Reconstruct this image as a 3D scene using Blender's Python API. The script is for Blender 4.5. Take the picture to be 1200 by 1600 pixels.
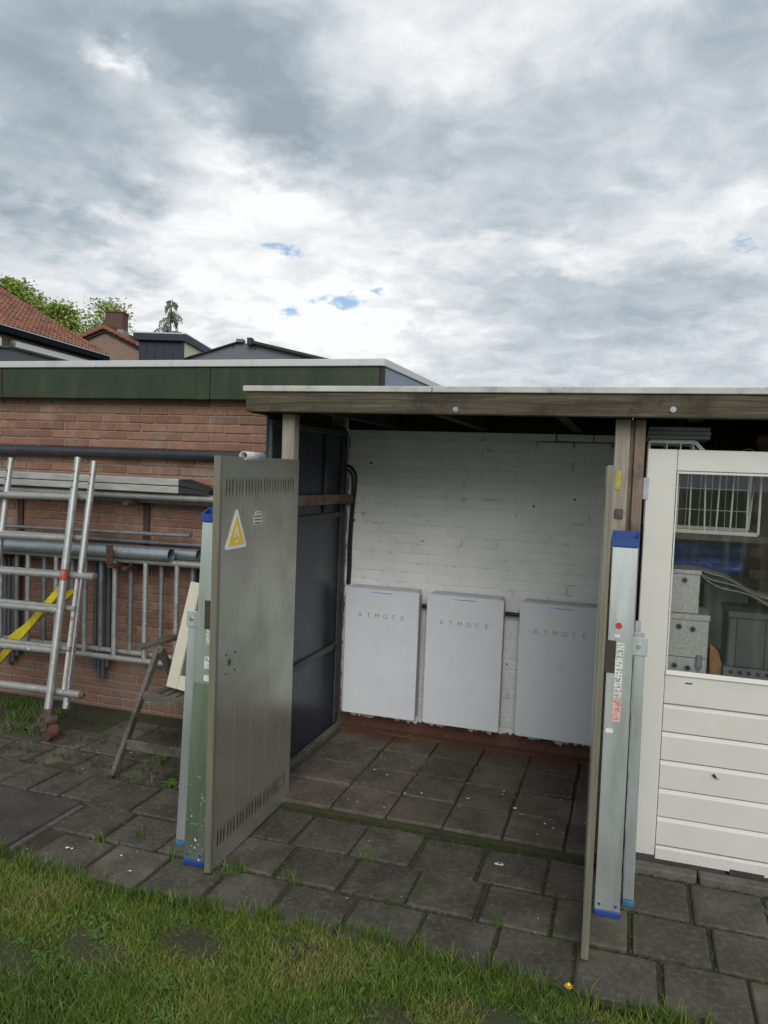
import bpy, bmesh, math, random
import numpy as np
from mathutils import Vector, Matrix, Euler

for o in list(bpy.data.objects):
    bpy.data.objects.remove(o, do_unlink=True)
SC = bpy.context.scene
COL = SC.collection
RNG = random.Random(7)
NP = np.random.default_rng(7)
PI = math.pi

# ------------------------------------------------------------------ camera
def cam_axes(pitch, roll, yaw):
    fw = Vector((-math.sin(yaw)*math.cos(pitch), math.cos(yaw)*math.cos(pitch), -math.sin(pitch)))
    rt = Vector((math.cos(yaw), math.sin(yaw), 0)); up = rt.cross(fw)
    c, s = math.cos(roll), math.sin(roll)
    return c*rt + s*up, -s*rt + c*up, fw
cd = bpy.data.cameras.new('camera')
cam = bpy.data.objects.new('camera', cd); COL.objects.link(cam)
r_, u_, f_ = cam_axes(0.0564862614, 0.0372998234, 0.307332782)
m = Matrix((( r_.x, u_.x, -f_.x, 1.43648846), (r_.y, u_.y, -f_.y, -3.37985111), (r_.z, u_.z, -f_.z, 1.83426515), (0,0,0,1)))
cam.matrix_world = m
cd.sensor_fit = 'VERTICAL'; cd.sensor_height = 36.0; cd.lens = 27.2989
cd.clip_start = 0.05; cd.clip_end = 2000
SC.camera = cam

# ------------------------------------------------------------------ sky
SUN_AZ, SUN_EL = math.radians(158), math.radians(31)
CLOUD_SHAPES = [
    (-0.6925,0.4611,0.3595,0.1607,-0.037,-0.34),
    (-0.4941,0.4608,0.2086,0.1494,-0.473,-0.30),
    (-0.4414,0.4088,0.0624,0.0954,-0.561,-0.16),
    (-0.7317,0.3638,0.1692,0.0810,-0.037,-0.20),
    (-0.7639,0.2845,0.1159,0.0611,-0.386,-0.26),
    (-0.7033,0.2673,0.1027,0.0278,-0.473,-0.22),
    (-0.6242,0.3006,0.0658,0.0398,-0.386,-0.34),
    (-0.6605,0.2290,0.0875,0.0361,-0.212,-0.24),
    (-0.2523,0.3875,0.2930,0.0708,0.050,-0.20),
    (-0.0523,0.4308,0.2615,0.0690,0.172,-0.15),
    (0.0967,0.4283,0.0987,0.1082,-0.037,-0.18),
    (-0.1847,0.3116,0.1973,0.0539,-0.037,-0.24),
    (-0.0790,0.2342,0.2468,0.0364,-0.037,-0.20),
    (-0.0103,0.3474,0.1416,0.0454,-0.037,-0.14),
    (-0.1235,0.1933,0.2719,0.0400,-0.037,-0.16),
    (0.0634,0.1938,0.2025,0.0399,-0.037,-0.17),
    (0.0015,0.1397,0.3004,0.0486,-0.037,-0.12),
    (-0.2440,0.2034,0.1259,0.0319,-0.037,-0.12),
    (-0.5412,0.4970,0.1831,0.0555,-0.037,-0.12),
    (-0.5589,0.3167,0.1011,0.0305,-0.037,-0.10),
    (-0.6487,0.4427,0.0449,0.0284,-0.561,0.42),
    (-0.4579,0.3135,0.2231,0.0843,-0.037,0.26),
    (-0.5869,0.3836,0.1714,0.0812,-0.473,0.22),
    (-0.5378,0.3831,0.0521,0.0444,-0.037,0.15),
    (-0.5335,0.2186,0.3132,0.0869,-0.037,0.22),
    (-0.5554,0.1717,0.2437,0.0480,-0.037,0.12),
    (0.0983,0.3026,0.1180,0.0846,-0.037,0.20),
    (-0.2486,0.4712,0.3043,0.1069,-0.037,0.14),
    (-0.3484,0.1689,0.2006,0.0723,-0.037,0.24),
    (-0.2691,0.2219,0.1182,0.0714,-0.037,0.16),
    (-0.4681,0.3835,0.0528,0.0297,-0.735,0.16),
    (-0.7342,0.2928,0.0314,0.0229,-0.037,0.20),
    (-0.2499,0.3360,0.0958,0.0457,-0.037,0.14),
    (-0.0453,0.3119,0.0999,0.0461,-0.037,0.10),
    (-0.1193,0.2642,0.2007,0.0313,-0.037,0.12),
    (0.1283,0.1414,0.1052,0.0485,-0.037,0.08),
]
SKY_GAPS = [
    (-0.4484,0.2637,0.0804,0.0234,-0.177,1.00),
    (-0.4364,0.1877,0.0433,0.0208,-0.351,1.10),
    (-0.3983,0.2052,0.0671,0.0175,-0.037,0.75),
    (-0.3661,0.2099,0.0505,0.0238,-0.212,0.80),
    (-0.3356,0.2189,0.0507,0.0127,-0.037,0.75),
    (0.1107,0.2661,0.0697,0.0281,-0.037,0.80),
    (-0.2985,0.3420,0.0175,0.0061,-0.037,0.50),
]
world = bpy.data.worlds.new('World'); SC.world = world; world.use_nodes = True
nt = world.node_tree; nt.nodes.clear()
def N(t, **k):
    n = nt.nodes.new(t)
    for a, b in k.items(): setattr(n, a, b)
    return n
def wmath(op, a, b=None, c=None, clamp=False):
    n = N('ShaderNodeMath', operation=op); n.use_clamp = clamp
    for i, v in enumerate((a, b, c)):
        if v is None: continue
        if isinstance(v, (int, float)): n.inputs[i].default_value = v
        else: nt.links.new(v, n.inputs[i])
    return n.outputs[0]
def wvec(op, a, b):
    n = N('ShaderNodeVectorMath', operation=op)
    for i, v in enumerate((a, b)):
        if isinstance(v, (tuple, list)): n.inputs[i].default_value = v
        elif isinstance(v, (int, float)): n.inputs['Scale'].default_value = v
        else: nt.links.new(v, n.inputs[i])
    return n.outputs[0]
tc = N('ShaderNodeTexCoord'); DIR = tc.outputs['Generated']
sp = N('ShaderNodeSeparateXYZ'); nt.links.new(DIR, sp.inputs[0])
X, Y, Z = sp.outputs
zz = wmath('MAXIMUM', Z, 0.0)
h = wmath('ADD', zz, 0.26)
cb = N('ShaderNodeCombineXYZ')
nt.links.new(wmath('DIVIDE', X, h), cb.inputs[0]); nt.links.new(wmath('DIVIDE', Y, h), cb.inputs[1])
CP = cb.outputs[0]                                   # a cloud deck seen from below
def wnoise(vec, scale, detail, rough, dist=0.0, off=(0,0,0)):
    v = wvec('ADD', vec, off)
    n = N('ShaderNodeTexNoise'); n.inputs['Scale'].default_value = scale; n.inputs['Detail'].default_value = detail
    n.inputs['Roughness'].default_value = rough; n.inputs['Distortion'].default_value = dist
    nt.links.new(v, n.inputs['Vector']); return n
n_big = wnoise(CP, 1.2, 8, 0.55, 0.25, (3.1, 1.7, 0)).outputs['Fac']
n_mid = wnoise(CP, 3.6, 9, 0.60, 0.35, (0.4, 5.2, 0)).outputs['Fac']
n_puf = wnoise(CP, 7.5, 7, 0.58, 0.6, (6.3, 1.1, 0)).outputs['Fac']
n_fin = wnoise(CP, 15.0, 7, 0.62, 0.3, (8.4, 2.2, 0)).outputs['Fac']
az = wmath('ARCTAN2', X, Y); el = wmath('ARCSINE', Z)
ab = N('ShaderNodeCombineXYZ'); nt.links.new(az, ab.inputs[0]); nt.links.new(el, ab.inputs[1])
wc = wnoise(CP, 3.2, 6, 0.6).outputs['Color']; wf = wnoise(CP, 11.0, 5, 0.6, 0, (4, 4, 0)).outputs['Color']
warp = wvec('ADD', wvec('SCALE', wvec('SUBTRACT', wc, (.5,.5,.5)), 0.19), wvec('SCALE', wvec('SUBTRACT', wf, (.5,.5,.5)), 0.075))
for l in list(nt.links): pass
AE = wvec('ADD', ab.outputs[0], warp)
warp2 = wvec('SCALE', wvec('SUBTRACT', wf, (.5,.5,.5)), 0.045)
AE2 = wvec('ADD', ab.outputs[0], warp2)
def blobs(src, items, sx_=1.0, sy_=1.0):
    acc = None
    for (a, e, ra, re, rot, amp) in items:
        mp = N('ShaderNodeMapping', vector_type='TEXTURE')
        mp.inputs['Location'].default_value = (a, e, 0); mp.inputs['Rotation'].default_value = (0, 0, rot)
        mp.inputs['Scale'].default_value = (ra*sx_, re*sy_, 1)
        nt.links.new(src, mp.inputs['Vector'])
        # flatten z so that only azimuth and elevation count
        fl = wvec('MULTIPLY', mp.outputs[0], (1, 1, 0))
        g = N('ShaderNodeTexGradient', gradient_type='SPHERICAL'); nt.links.new(fl, g.inputs[0])
        sm = wmath('SMOOTHSTEP', 0, 1) if False else g.outputs['Fac']
        acc = wmath('MULTIPLY_ADD', sm, amp, acc if acc is not None else 0.0)
    return acc
shape = blobs(AE, CLOUD_SHAPES)
gaps = blobs(AE2, SKY_GAPS, .85, .62)
b = wmath('MULTIPLY_ADD', wmath('SUBTRACT', n_big, 0.5), 0.36, 0.655)
b = wmath('MULTIPLY_ADD', wmath('SUBTRACT', n_mid, 0.5), 0.55, b)
b = wmath('MULTIPLY_ADD', wmath('SUBTRACT', n_fin, 0.5), 0.16, b)
b = wmath('MULTIPLY_ADD', wmath('SUBTRACT', n_puf, 0.5), 0.80, b)
b = wmath('ADD', b, wmath('MULTIPLY', shape, 1.55), clamp=True)
ramp = N('ShaderNodeValToRGB'); cr = ramp.color_ramp
cr.elements[0].position = 0.0; cr.elements[0].color = (0.30, 0.36, 0.42, 1)
cr.elements[1].position = 1.0; cr.elements[1].color = (0.90, 0.91, 0.92, 1)
for p_, c_ in ((0.25, (0.39, 0.45, 0.505)), (0.5, (0.52, 0.575, 0.62)), (0.75, (0.69, 0.72, 0.75))):
    e_ = cr.elements.new(p_); e_.color = (*c_, 1)
nt.links.new(b, ramp.inputs[0])
SKY_STRENGTH = 0.1
cloud = N('ShaderNodeVectorMath', operation='SCALE'); nt.links.new(ramp.outputs[0], cloud.inputs[0])
cloud.inputs['Scale'].default_value = 1.0 / SKY_STRENGTH
sky = N('ShaderNodeTexSky', sky_type='NISHITA'); sky.sun_disc = False
sky.sun_elevation = SUN_EL; sky.sun_rotation = SUN_AZ; sky.air_density = 1.2; sky.dust_density = 0.3; sky.ozone_density = 3.0
gm = wmath('ADD', gaps, wmath('MULTIPLY', wmath('SUBTRACT', n_fin, 0.5), 2.0))
gm = wmath('ADD', gm, wmath('MULTIPLY', wmath('SUBTRACT', n_mid, 0.5), 0.7))
gr = N('ShaderNodeMapRange', interpolation_type='SMOOTHSTEP'); gr.inputs['From Min'].default_value = 0.40; gr.inputs['From Max'].default_value = 1.05
nt.links.new(gm, gr.inputs['Value'])
gmul = wmath('MULTIPLY', gr.outputs[0], wmath('MULTIPLY', gaps, 2.2, clamp=True), clamp=True)
mx = N('ShaderNodeMix', data_type='RGBA'); nt.links.new(gmul, mx.inputs['Factor'])
nt.links.new(cloud.outputs[0], mx.inputs['A']); nt.links.new(sky.outputs[0], mx.inputs['B'])
bg = N('ShaderNodeBackground'); bg.inputs['Strength'].default_value = SKY_STRENGTH
nt.links.new(mx.outputs['Result'], bg.inputs['Color'])
wo = N('ShaderNodeOutputWorld'); nt.links.new(bg.outputs[0], wo.inputs[0])

# ------------------------------------------------------------------ sun, veiled by cloud
sl = bpy.data.lights.new('sun', 'SUN'); sl.energy = 1.9; sl.angle = math.radians(40); sl.color = (1, .96, .9)
sun = bpy.data.objects.new('sun', sl); COL.objects.link(sun)
sd = Vector((math.sin(SUN_AZ)*math.cos(SUN_EL), math.cos(SUN_AZ)*math.cos(SUN_EL), math.sin(SUN_EL)))
sun.rotation_euler = sd.to_track_quat('Z', 'Y').to_euler()

vs = SC.view_settings
vs.view_transform = 'Standard'; vs.look = 'None'; vs.gamma = 1; vs.use_curve_mapping = False; vs.exposure = 0.12
SC.cycles.max_bounces = 8

# ------------------------------------------------------------------ materials
MATS = {}
class MT:
    """small wrapper for building node materials"""
    def __init__(s, name, rough=.6, metal=0.0):
        s.m = bpy.data.materials.new(name); s.m.use_nodes = True; s.t = s.m.node_tree
        s.b = s.t.nodes['Principled BSDF']; s.b.inputs['Roughness'].default_value = rough
        s.b.inputs['Metallic'].default_value = metal; MATS[name] = s.m
    def n(s, t, **k):
        n = s.t.nodes.new(t)
        for a, b in k.items(): setattr(n, a, b)
        return n
    def l(s, a, b): s.t.links.new(a, b)
    def math(s, op, a, b=None, c=None, clamp=False):
        n = s.n('ShaderNodeMath', operation=op); n.use_clamp = clamp
        for i, v in enumerate((a, b, c)):
            if v is None: continue
            if isinstance(v, (int, float)): n.inputs[i].default_value = v
            else: s.l(v, n.inputs[i])
        return n.outputs[0]
    def pos(s, scale=(1,1,1)):
        g = s.n('ShaderNodeNewGeometry'); mp = s.n('ShaderNodeMapping'); mp.inputs['Scale'].default_value = scale
        s.l(g.outputs['Position'], mp.inputs['Vector']); return mp.outputs[0]
    def posz(s):
        g = s.n('ShaderNodeNewGeometry'); q = s.n('ShaderNodeSeparateXYZ'); s.l(g.outputs['Position'], q.inputs[0]); return q.outputs
    def noise(s, v, scale, detail=5, rough=.6, dist=0.0, color=False):
        n = s.n('ShaderNodeTexNoise'); n.inputs['Scale'].default_value = scale; n.inputs['Detail'].default_value = detail
        n.inputs['Roughness'].default_value = rough; n.inputs['Distortion'].default_value = dist
        s.l(v, n.inputs['Vector']); return n.outputs['Color' if color else 'Fac']
    def rng(s, v, a, b, lo=0.0, hi=1.0, smooth=True):
        n = s.n('ShaderNodeMapRange', interpolation_type='SMOOTHSTEP' if smooth else 'LINEAR')
        for k, x in zip(('From Min','From Max','To Min','To Max'), (a, b, lo, hi)): n.inputs[k].default_value = x
        s.l(v, n.inputs['Value']); return n.outputs[0]
    def ramp(s, v, stops):
        n = s.n('ShaderNodeValToRGB'); r = n.color_ramp
        while len(r.elements) > 1: r.elements.remove(r.elements[-1])
        r.elements[0].position = stops[0][0]; r.elements[0].color = (*stops[0][1], 1)
        for p, c in stops[1:]:
            e = r.elements.new(p); e.color = (*c, 1)
        s.l(v, n.inputs[0]); return n.outputs[0]
    def mix(s, f, a, b, blend='MIX'):
        n = s.n('ShaderNodeMix', data_type='RGBA', blend_type=blend)
        for k, v in (('Factor', f), ('A', a), ('B', b)):
            if isinstance(v, (int, float)): n.inputs[k].default_value = v
            elif isinstance(v, tuple): n.inputs[k].default_value = (*v, 1)
            else: s.l(v, n.inputs[k])
        return n.outputs['Result']
    def rand(s): return s.n('ShaderNodeObjectInfo').outputs['Random']
    def color(s, c):
        if isinstance(c, tuple): s.b.inputs['Base Color'].default_value = (*c, 1)
        else: s.l(c, s.b.inputs['Base Color'])
        return s
    def rough(s, v):
        s.l(v, s.b.inputs['Roughness']); return s
    def bump(s, h, strength=.3, dist=.01):
        n = s.n('ShaderNodeBump'); n.inputs['Strength'].default_value = strength; n.inputs['Distance'].default_value = dist
        s.l(h, n.inputs['Height']); s.l(n.outputs[0], s.b.inputs['Normal']); return s

def simple(name, c, rough=.6, metal=0., var=.25, scale=12, bump=0., stretch=(1,1,1), dirt=None, dirt_amt=.5, dirt_scale=5, spec=.5):
    t = MT(name, rough, metal); t.b.inputs['Specular IOR Level'].default_value = spec; p = t.pos(stretch)
    n1 = t.noise(p, scale, 6, .65)
    lo = tuple(max(0, x*(1-var)) for x in c); hi = tuple(min(1, x*(1+var)) for x in c)
    col = t.ramp(n1, [(.3, lo), (.7, hi)])
    if dirt:
        n2 = t.rng(t.noise(p, dirt_scale, 8, .7), .48, .75, 0, dirt_amt)
        col = t.mix(n2, col, dirt)
    t.color(col)
    t.rough(t.rng(n1, .25, .75, max(.02, rough-.1), min(1, rough+.1)))
    if bump: t.bump(t.noise(p, scale*6, 4, .6), bump, .004)
    return t.m

def make_materials():
    # bricks of the garage: colour differs from brick to brick
    t = MT('brick_red', .85); p = t.pos(); r = t.rand()
    base = t.ramp(r, [(0, (.165,.084,.057)), (.3, (.220,.109,.072)), (.6, (.255,.130,.087)), (.85, (.285,.155,.107)), (1, (.20,.118,.09))])
    n1 = t.noise(p, 22, 7, .7); n2 = t.noise(p, 3.2, 6, .65); n3 = t.noise(p, 90, 4, .6)
    c = t.mix(t.rng(n1, .35, .7, 0, .45), base, (.11,.052,.04))
    c = t.mix(t.rng(n2, .48, .72, 0, .55), c, (.33,.25,.205))
    c = t.mix(t.rng(n3, .62, .78, 0, .5), c, (.30,.22,.18))
    # green-grey damp near the soil
    z = t.posz()[2]
    damp = t.math('MULTIPLY', t.rng(z, .0, .45, 1, 0), t.rng(n2, .35, .65))
    c = t.mix(t.math('MULTIPLY', damp, .6), c, (.06,.065,.045))
    t.color(c); t.bump(t.math('ADD', n1, t.math('MULTIPLY', n3, .6)), .5, .004)
    t = MT('mortar', .95); p = t.pos(); n1 = t.noise(p, 30, 6, .7)
    t.color(t.ramp(n1, [(.3, (.18,.158,.135)), (.7, (.29,.26,.225))])); t.bump(t.noise(p, 160, 4, .6), .6, .004)
    # whitewashed bricks
    def white(name, joints):
        t = MT(name, .7); p = t.pos(); r = t.rand(); n1 = t.noise(p, 3.5, 7, .65); n2 = t.noise(p, 40, 6, .7); n3 = t.noise(p, 120, 3, .6)
        base = t.ramp(r, [(0, (.745,.755,.75)), (.5, (.76,.77,.765)), (1, (.775,.785,.78))]) if not joints else t.ramp(n2, [(.3,(.69,.70,.695)),(.7,(.76,.77,.765))])
        c = t.mix(t.rng(n1, .40, .72, 0, .5), base, (.60,.625,.63))
        c = t.mix(t.rng(n2, .64, .76, 0, .5), c, (.33,.33,.32))
        if joints:
            c = t.mix(t.rng(t.noise(p, 7, 8, .75), .55, .66, 0, .6), c, (.20,.195,.19))
            gx, gy, gz = t.posz(); g_ = t.math('MULTIPLY', t.rng(gx, .78, .90), t.rng(t.math('ADD', gz, t.math('MULTIPLY', t.noise(p, 3, 4), .06)), 2.035, 2.045))
            c = t.mix(t.math('MULTIPLY', g_, .8), c, (.07,.062,.058))
        chips = t.rng(t.noise(p, 16, 3, .5), .735, .75)
        c = t.mix(chips, c, (.10,.07,.06))
        x, y, z = t.posz()
        edge = t.math('ADD', t.math('MULTIPLY', t.math('SUBTRACT', t.noise(t.pos((1,1,.25)), 9, 6, .7), .5), .17), z)
        bare = t.rng(edge, .098, .106, 1, 0)
        edgex = t.math('ADD', t.math('MULTIPLY', t.math('SUBTRACT', t.noise(t.pos((.3,1,1)), 11, 6, .7), .5), .05), x)
        bare = t.math('MAXIMUM', bare, t.rng(edgex, -.447, -.444, 1, 0))
        rb = t.ramp(n2, [(.3, (.06,.03,.022)), (.7, (.16,.062,.038))])
        t.color(t.mix(bare, c, rb))
        t.bump(t.math('ADD', n2, t.math('MULTIPLY', n3, .5)), .45, .003)
    white('whitewash_brick', False); white('whitewash_joint', True)
    # concrete pavers
    def slab(name, c0, c1, moss, red=False):
        t = MT(name, .88); p = t.pos(); r = t.rand()
        n1 = t.noise(p, 3.1, 8, .7); n2 = t.noise(p, 38, 5, .7); n3 = t.noise(p, 230, 2, .5)
        base = t.mix(r, c0, c1)
        c = t.mix(t.rng(n1, .34, .64, 0, .85), base, tuple(x*.42 for x in c0))
        c = t.mix(t.rng(n2, .45, .75, 0, .45), c, tuple(x*1.5 for x in c1))
        c = t.mix(t.rng(n3, .70, .76, 0, .4), c, (.15,.142,.125))
        c = t.mix(t.math('MULTIPLY', t.rng(t.noise(p, 2.2, 8, .75), .5, .68), moss), c, (.035,.045,.018))
        if red:
            x, y, z = t.posz()
            k = t.rng(t.math('ADD', y, t.math('MULTIPLY', t.math('SUBTRACT', n1, .5), .45)), 1.36, 1.62)
            c = t.mix(t.math('MULTIPLY', k, t.rng(n2, .25, .6, .35, .9)), c, (.125,.048,.026))
            spots = t.rng(t.noise(p, 24, 3, .5), .70, .72)
            c = t.mix(t.math('MULTIPLY', spots, .5), c, (.24,.225,.205))
        t.color(c); t.rough(t.rng(n1, .3, .7, .96, .72))
        t.bump(t.math('ADD', n2, t.math('MULTIPLY', n3, .7)), .55, .004)
    slab('paver', (.062,.054,.042), (.125,.110,.087), .75)
    slab('paver_shed', (.078,.064,.050), (.128,.108,.086), .3, True)
    slab('slab_dark', (.050,.046,.041), (.058,.054,.048), .25)
    slab('kerb_stone', (.10,.096,.086), (.13,.125,.11), .7)
    t = MT('far_lawn', .95); p = t.pos(); n1 = t.noise(p, 1.2, 8, .7)
    t.color(t.ramp(n1, [(.3, (.05,.085,.02)), (.7, (.095,.13,.035))]))
    t = MT('soil', .95); p = t.pos(); n1 = t.noise(p, 9, 8, .7); n2 = t.noise(p, 2.4, 5, .6)
    c = t.ramp(n1, [(.3, (.022,.018,.011)), (.7, (.06,.048,.031))]); c = t.mix(t.rng(n2, .35, .6, 0, .8), c, (.040,.050,.018))
    t.color(c); t.bump(t.noise(p, 60, 6, .7), .9, .01)
    # grass blades: tint is a per-blade attribute
    t = MT('grass_blade', .55); a = t.n('ShaderNodeAttribute', attribute_name='tint')
    n1 = t.noise(t.pos(), 3.4, 4, .6)
    f = t.math('ADD', t.math('MULTIPLY', a.outputs['Fac'], .75), t.math('MULTIPLY', t.rng(n1, .3, .7), .25))
    t.color(t.ramp(f, [(0, (.032,.070,.011)), (.35, (.078,.134,.016)), (.60, (.134,.188,.025)), (.80, (.185,.195,.045)), (.92, (.25,.195,.095)), (1, (.29,.21,.13))]))
    t.b.inputs['Subsurface Weight'].default_value = 0
    t.b.inputs['Specular IOR Level'].default_value = .35
    t = MT('moss', .95); p = t.pos(); t.color(t.ramp(t.noise(p, 30, 4), [(.3, (.016,.022,.007)), (.7, (.042,.056,.014))]))
    t = MT('weed_leaf', .5); p = t.pos(); t.color(t.ramp(t.noise(p, 18, 4), [(.3, (.03,.075,.012)), (.7, (.07,.15,.025))]))
    simple('petal_yellow', (.78,.50,.02), .6)
    # woods
    def wood(name, stops, rough=.8, axis=(14,1,14), green=None, green_amt=.6, dark=(.026,.020,.015)):
        t = MT(name, rough); p = t.pos(axis); q = t.pos()
        n1 = t.noise(p, 3.2, 8, .7, .8); n2 = t.noise(q, 3.3, 7, .7); n3 = t.noise(p, 14, 5, .7)
        c = t.ramp(n1, stops)
        c = t.mix(t.rng(n2, .46, .62, 0, .8), c, dark)
        if green: c = t.mix(t.rng(t.noise(q, 2.7, 6, .7), .52, .7, 0, green_amt), c, green)
        c = t.mix(t.rng(n3, .64, .72, 0, .55), c, tuple(x*.35 for x in stops[0][1]))
        t.color(c); t.bump(t.math('ADD', n1, n3), .5, .004)
    wood('beam_wood', [(.3, (.022,.018,.012)), (.5, (.066,.055,.036)), (.74, (.145,.126,.088))], .85, (.8,14,18), (.052,.062,.018), .9)
    wood('post_wood', [(.25, (.17,.14,.11)), (.5, (.27,.235,.20)), (.75, (.36,.33,.29))], .85, (16,16,1.0), None, 0, (.12,.085,.06))
    wood('post_wood_brown', [(.25, (.10,.07,.05)), (.5, (.19,.14,.11)), (.75, (.27,.22,.18))], .85, (16,16,1.0), None, 0, (.055,.036,.026))
    wood('batten_wood', [(.25, (.10,.07,.048)), (.5, (.18,.135,.095)), (.75, (.25,.20,.15))], .85, (14,1.2,14), None, 0, (.10,.04,.025))
    wood('chair_wood', [(.25, (.06,.052,.042)), (.5, (.110,.098,.082)), (.75, (.175,.16,.138))], .85, (9,3,9), (.06,.065,.03), .5)
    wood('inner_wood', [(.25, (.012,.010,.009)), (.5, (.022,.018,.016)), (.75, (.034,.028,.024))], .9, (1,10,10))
    wood('orange_wood', [(.25, (.25,.10,.035)), (.5, (.36,.155,.055)), (.75, (.42,.20,.08))], .6, (10,2,1))
    # metals and paints
    t = MT('door_metal', .30, .80); p = t.pos((2,2,.9)); q = t.pos()
    n1 = t.noise(p, 3, 6, .6); n2 = t.noise(q, 2.2, 6, .6); n3 = t.noise(q, 35, 6, .7)
    c = t.ramp(n1, [(.25, (.57,.575,.505)), (.75, (.63,.635,.565))])
    c = t.mix(t.rng(n2, .42, .66, 0, .5), c, (.38,.38,.33))
    n5 = t.noise(t.pos((1.5,1.5,1)), 3.2, 8, .75); c = t.mix(t.rng(n5, .58, .76, 0, .3), c, (.25,.24,.20))
    c = t.mix(t.rng(n3, .66, .78, 0, .25), c, (.22,.21,.18))
    c = t.mix(t.rng(t.noise(t.pos((1,1,.5)), 90, 3, .5), .745, .77, 0, .5), c, (.66,.66,.6))
    t.color(c); t.rough(t.rng(n2, .3, .7, .26, .42)); t.bump(n2, .03, .01)
    t = MT('door_edge_metal', .5, .4); p = t.pos((10,10,.8)); n1 = t.noise(p, 5, 6, .65)
    t.color(t.ramp(n1, [(.25, (.155,.148,.112)), (.75, (.25,.24,.19))]))
    t = MT('blue_panel', .32, 0); p = t.pos(); n1 = t.noise(p, 2, 6, .6); n3 = t.noise(p, 60, 2, .5)
    c = t.ramp(n1, [(.3, (.018,.021,.032)), (.7, (.034,.040,.058))]); c = t.mix(t.rng(n3, .74, .76), c, (.3,.3,.3))
    t.color(c); t.rough(t.rng(n1, .3, .7, .22, .42)); t.b.inputs['Specular IOR Level'].default_value = .4
    simple('steel_frame', (.075,.078,.075), .6, .3, .35, 18, .2, (1,1,1), (.12,.07,.04), .4)
    def metal(name, lo, hi, rough, met, stretch=(1,1,1), scale=9, splat=None, splat_z=None, dirt=None):
        t = MT(name, rough, met); p = t.pos(stretch); q = t.pos(); n1 = t.noise(p, scale, 7, .65)
        c = t.ramp(n1, [(.25, lo), (.75, hi)])
        met_v = None
        if name == 'ladder_alu':                       # greener colour on the lower half
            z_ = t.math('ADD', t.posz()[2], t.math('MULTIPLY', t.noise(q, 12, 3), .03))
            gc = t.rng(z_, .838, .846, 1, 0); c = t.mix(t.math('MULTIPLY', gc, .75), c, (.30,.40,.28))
        if dirt: c = t.mix(t.rng(t.noise(q, 7, 7, .7), .5, .72, 0, .6), c, dirt)
        if splat:
            s = t.rng(t.noise(q, 55, 3, .55), .655, .675)
            s2 = t.rng(t.noise(q, 26, 3, .5), .70, .715)
            s = t.math('MAXIMUM', s, s2)
            if splat_z: s = t.math('MULTIPLY', s, t.rng(t.posz()[2], splat_z[0], splat_z[1], 1, 0))
            c = t.mix(s, c, splat)
            t.l(t.math('MULTIPLY', t.math('SUBTRACT', 1, s), met), t.b.inputs['Metallic'])
        t.color(c); t.rough(t.rng(n1, .25, .75, rough-.08, rough+.08)); t.bump(n1, .02, .003)
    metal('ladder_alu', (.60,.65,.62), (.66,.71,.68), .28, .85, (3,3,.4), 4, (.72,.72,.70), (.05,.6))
    metal('ladder_alu_clean', (.64,.69,.71), (.70,.75,.77), .30, .82, (3,3,.4), 4, (.60,.61,.60), (-.5,-.2))
    metal('scaffold_alu', (.33,.34,.34), (.52,.53,.53), .48, .7, (1,1,1), 14, (.62,.62,.6), (0,3), (.22,.22,.19))
    metal('rung_alu', (.26,.265,.25), (.40,.405,.385), .55, .55, (1,1,1), 14, (.60,.60,.58), (0,3), (.16,.155,.12))
    metal('galvanized', (.24,.275,.305), (.38,.42,.45), .45, .75, (1,1,1), 24)
    metal('galv_box', (.42,.43,.43), (.82,.83,.82), .40, .45, (1,1,1), 75)
    metal('grey_tube', (.16,.175,.19), (.27,.29,.30), .5, .5, (1,1,1), 16, None, None, (.10,.095,.085))
    metal('dark_tube', (.07,.075,.085), (.12,.127,.14), .5, .2, (1,1,1), 16)
    metal('trim_alu', (.50,.51,.51), (.62,.63,.63), .5, .35, (1,1,1), 7, None, None, (.34,.34,.32))
    simple('roof_trim_white', (.46,.455,.43), .7, 0, .15, 8, .1, (1,1,1), (.16,.155,.135), .7, 6)
    simple('fascia_green', (.018,.033,.0125), .55, 0, .25, 5, .1, (1.5,1,.35), (.050,.062,.040), .6, 2.5)
    simple('fascia_bluish_lit', (.20,.24,.34), .6, 0, .1)  # bluish light painted into the side fascia's colour
    simple('drain_black', (.022,.025,.034), .42, 0, .2, 9, 0, (1,1,1), (.06,.06,.055), .4)
    simple('latch_brown', (.045,.036,.028), .7, .1, .25, 30)
    simple('rust_bracket', (.075,.036,.026), .85, .1, .4, 25, .3, (1,1,1), (.03,.018,.014), .6)
    t = MT('castor_rust', .85, .15); q = t.pos(); n1 = t.noise(q, 30, 7, .7)
    t.color(t.ramp(n1, [(.25, (.045,.034,.028)), (.5, (.085,.060,.047)), (.75, (.17,.15,.13))])); t.bump(n1, .5, .004)
    simple('castor_wheel', (.11,.040,.034), .7, 0, .35, 30, .2, (1,1,1), (.10,.08,.065), .7, 12)
    simple('red_paint', (.33,.045,.035), .6, 0, .3, 60, 0, (1,1,1), (.5,.45,.42), .6, 50)
    simple('channel_white', (.48,.48,.45), .6, 0, .15, 12, 0, (1,1,1), (.06,.05,.045), .9, 14)
    simple('yellow_plastic', (.62,.50,.02), .5, 0, .2, 12, 0, (1,1,1), (.30,.24,.05), .6, 9)
    simple('plank_alu', (.40,.405,.38), .55, .35, .15, 8, .05, (1,4,4), (.22,.21,.18), .5)
    simple('black_plastic', (.018,.018,.02), .5, 0, .2)
    simple('blue_plastic', (.010,.048,.23), .45, 0, .2, 20)
    simple('blue_plastic_dull', (.03,.14,.27), .5, 0, .2, 20)
    simple('red_sticker', (.42,.02,.02), .5, 0, .15)
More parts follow.
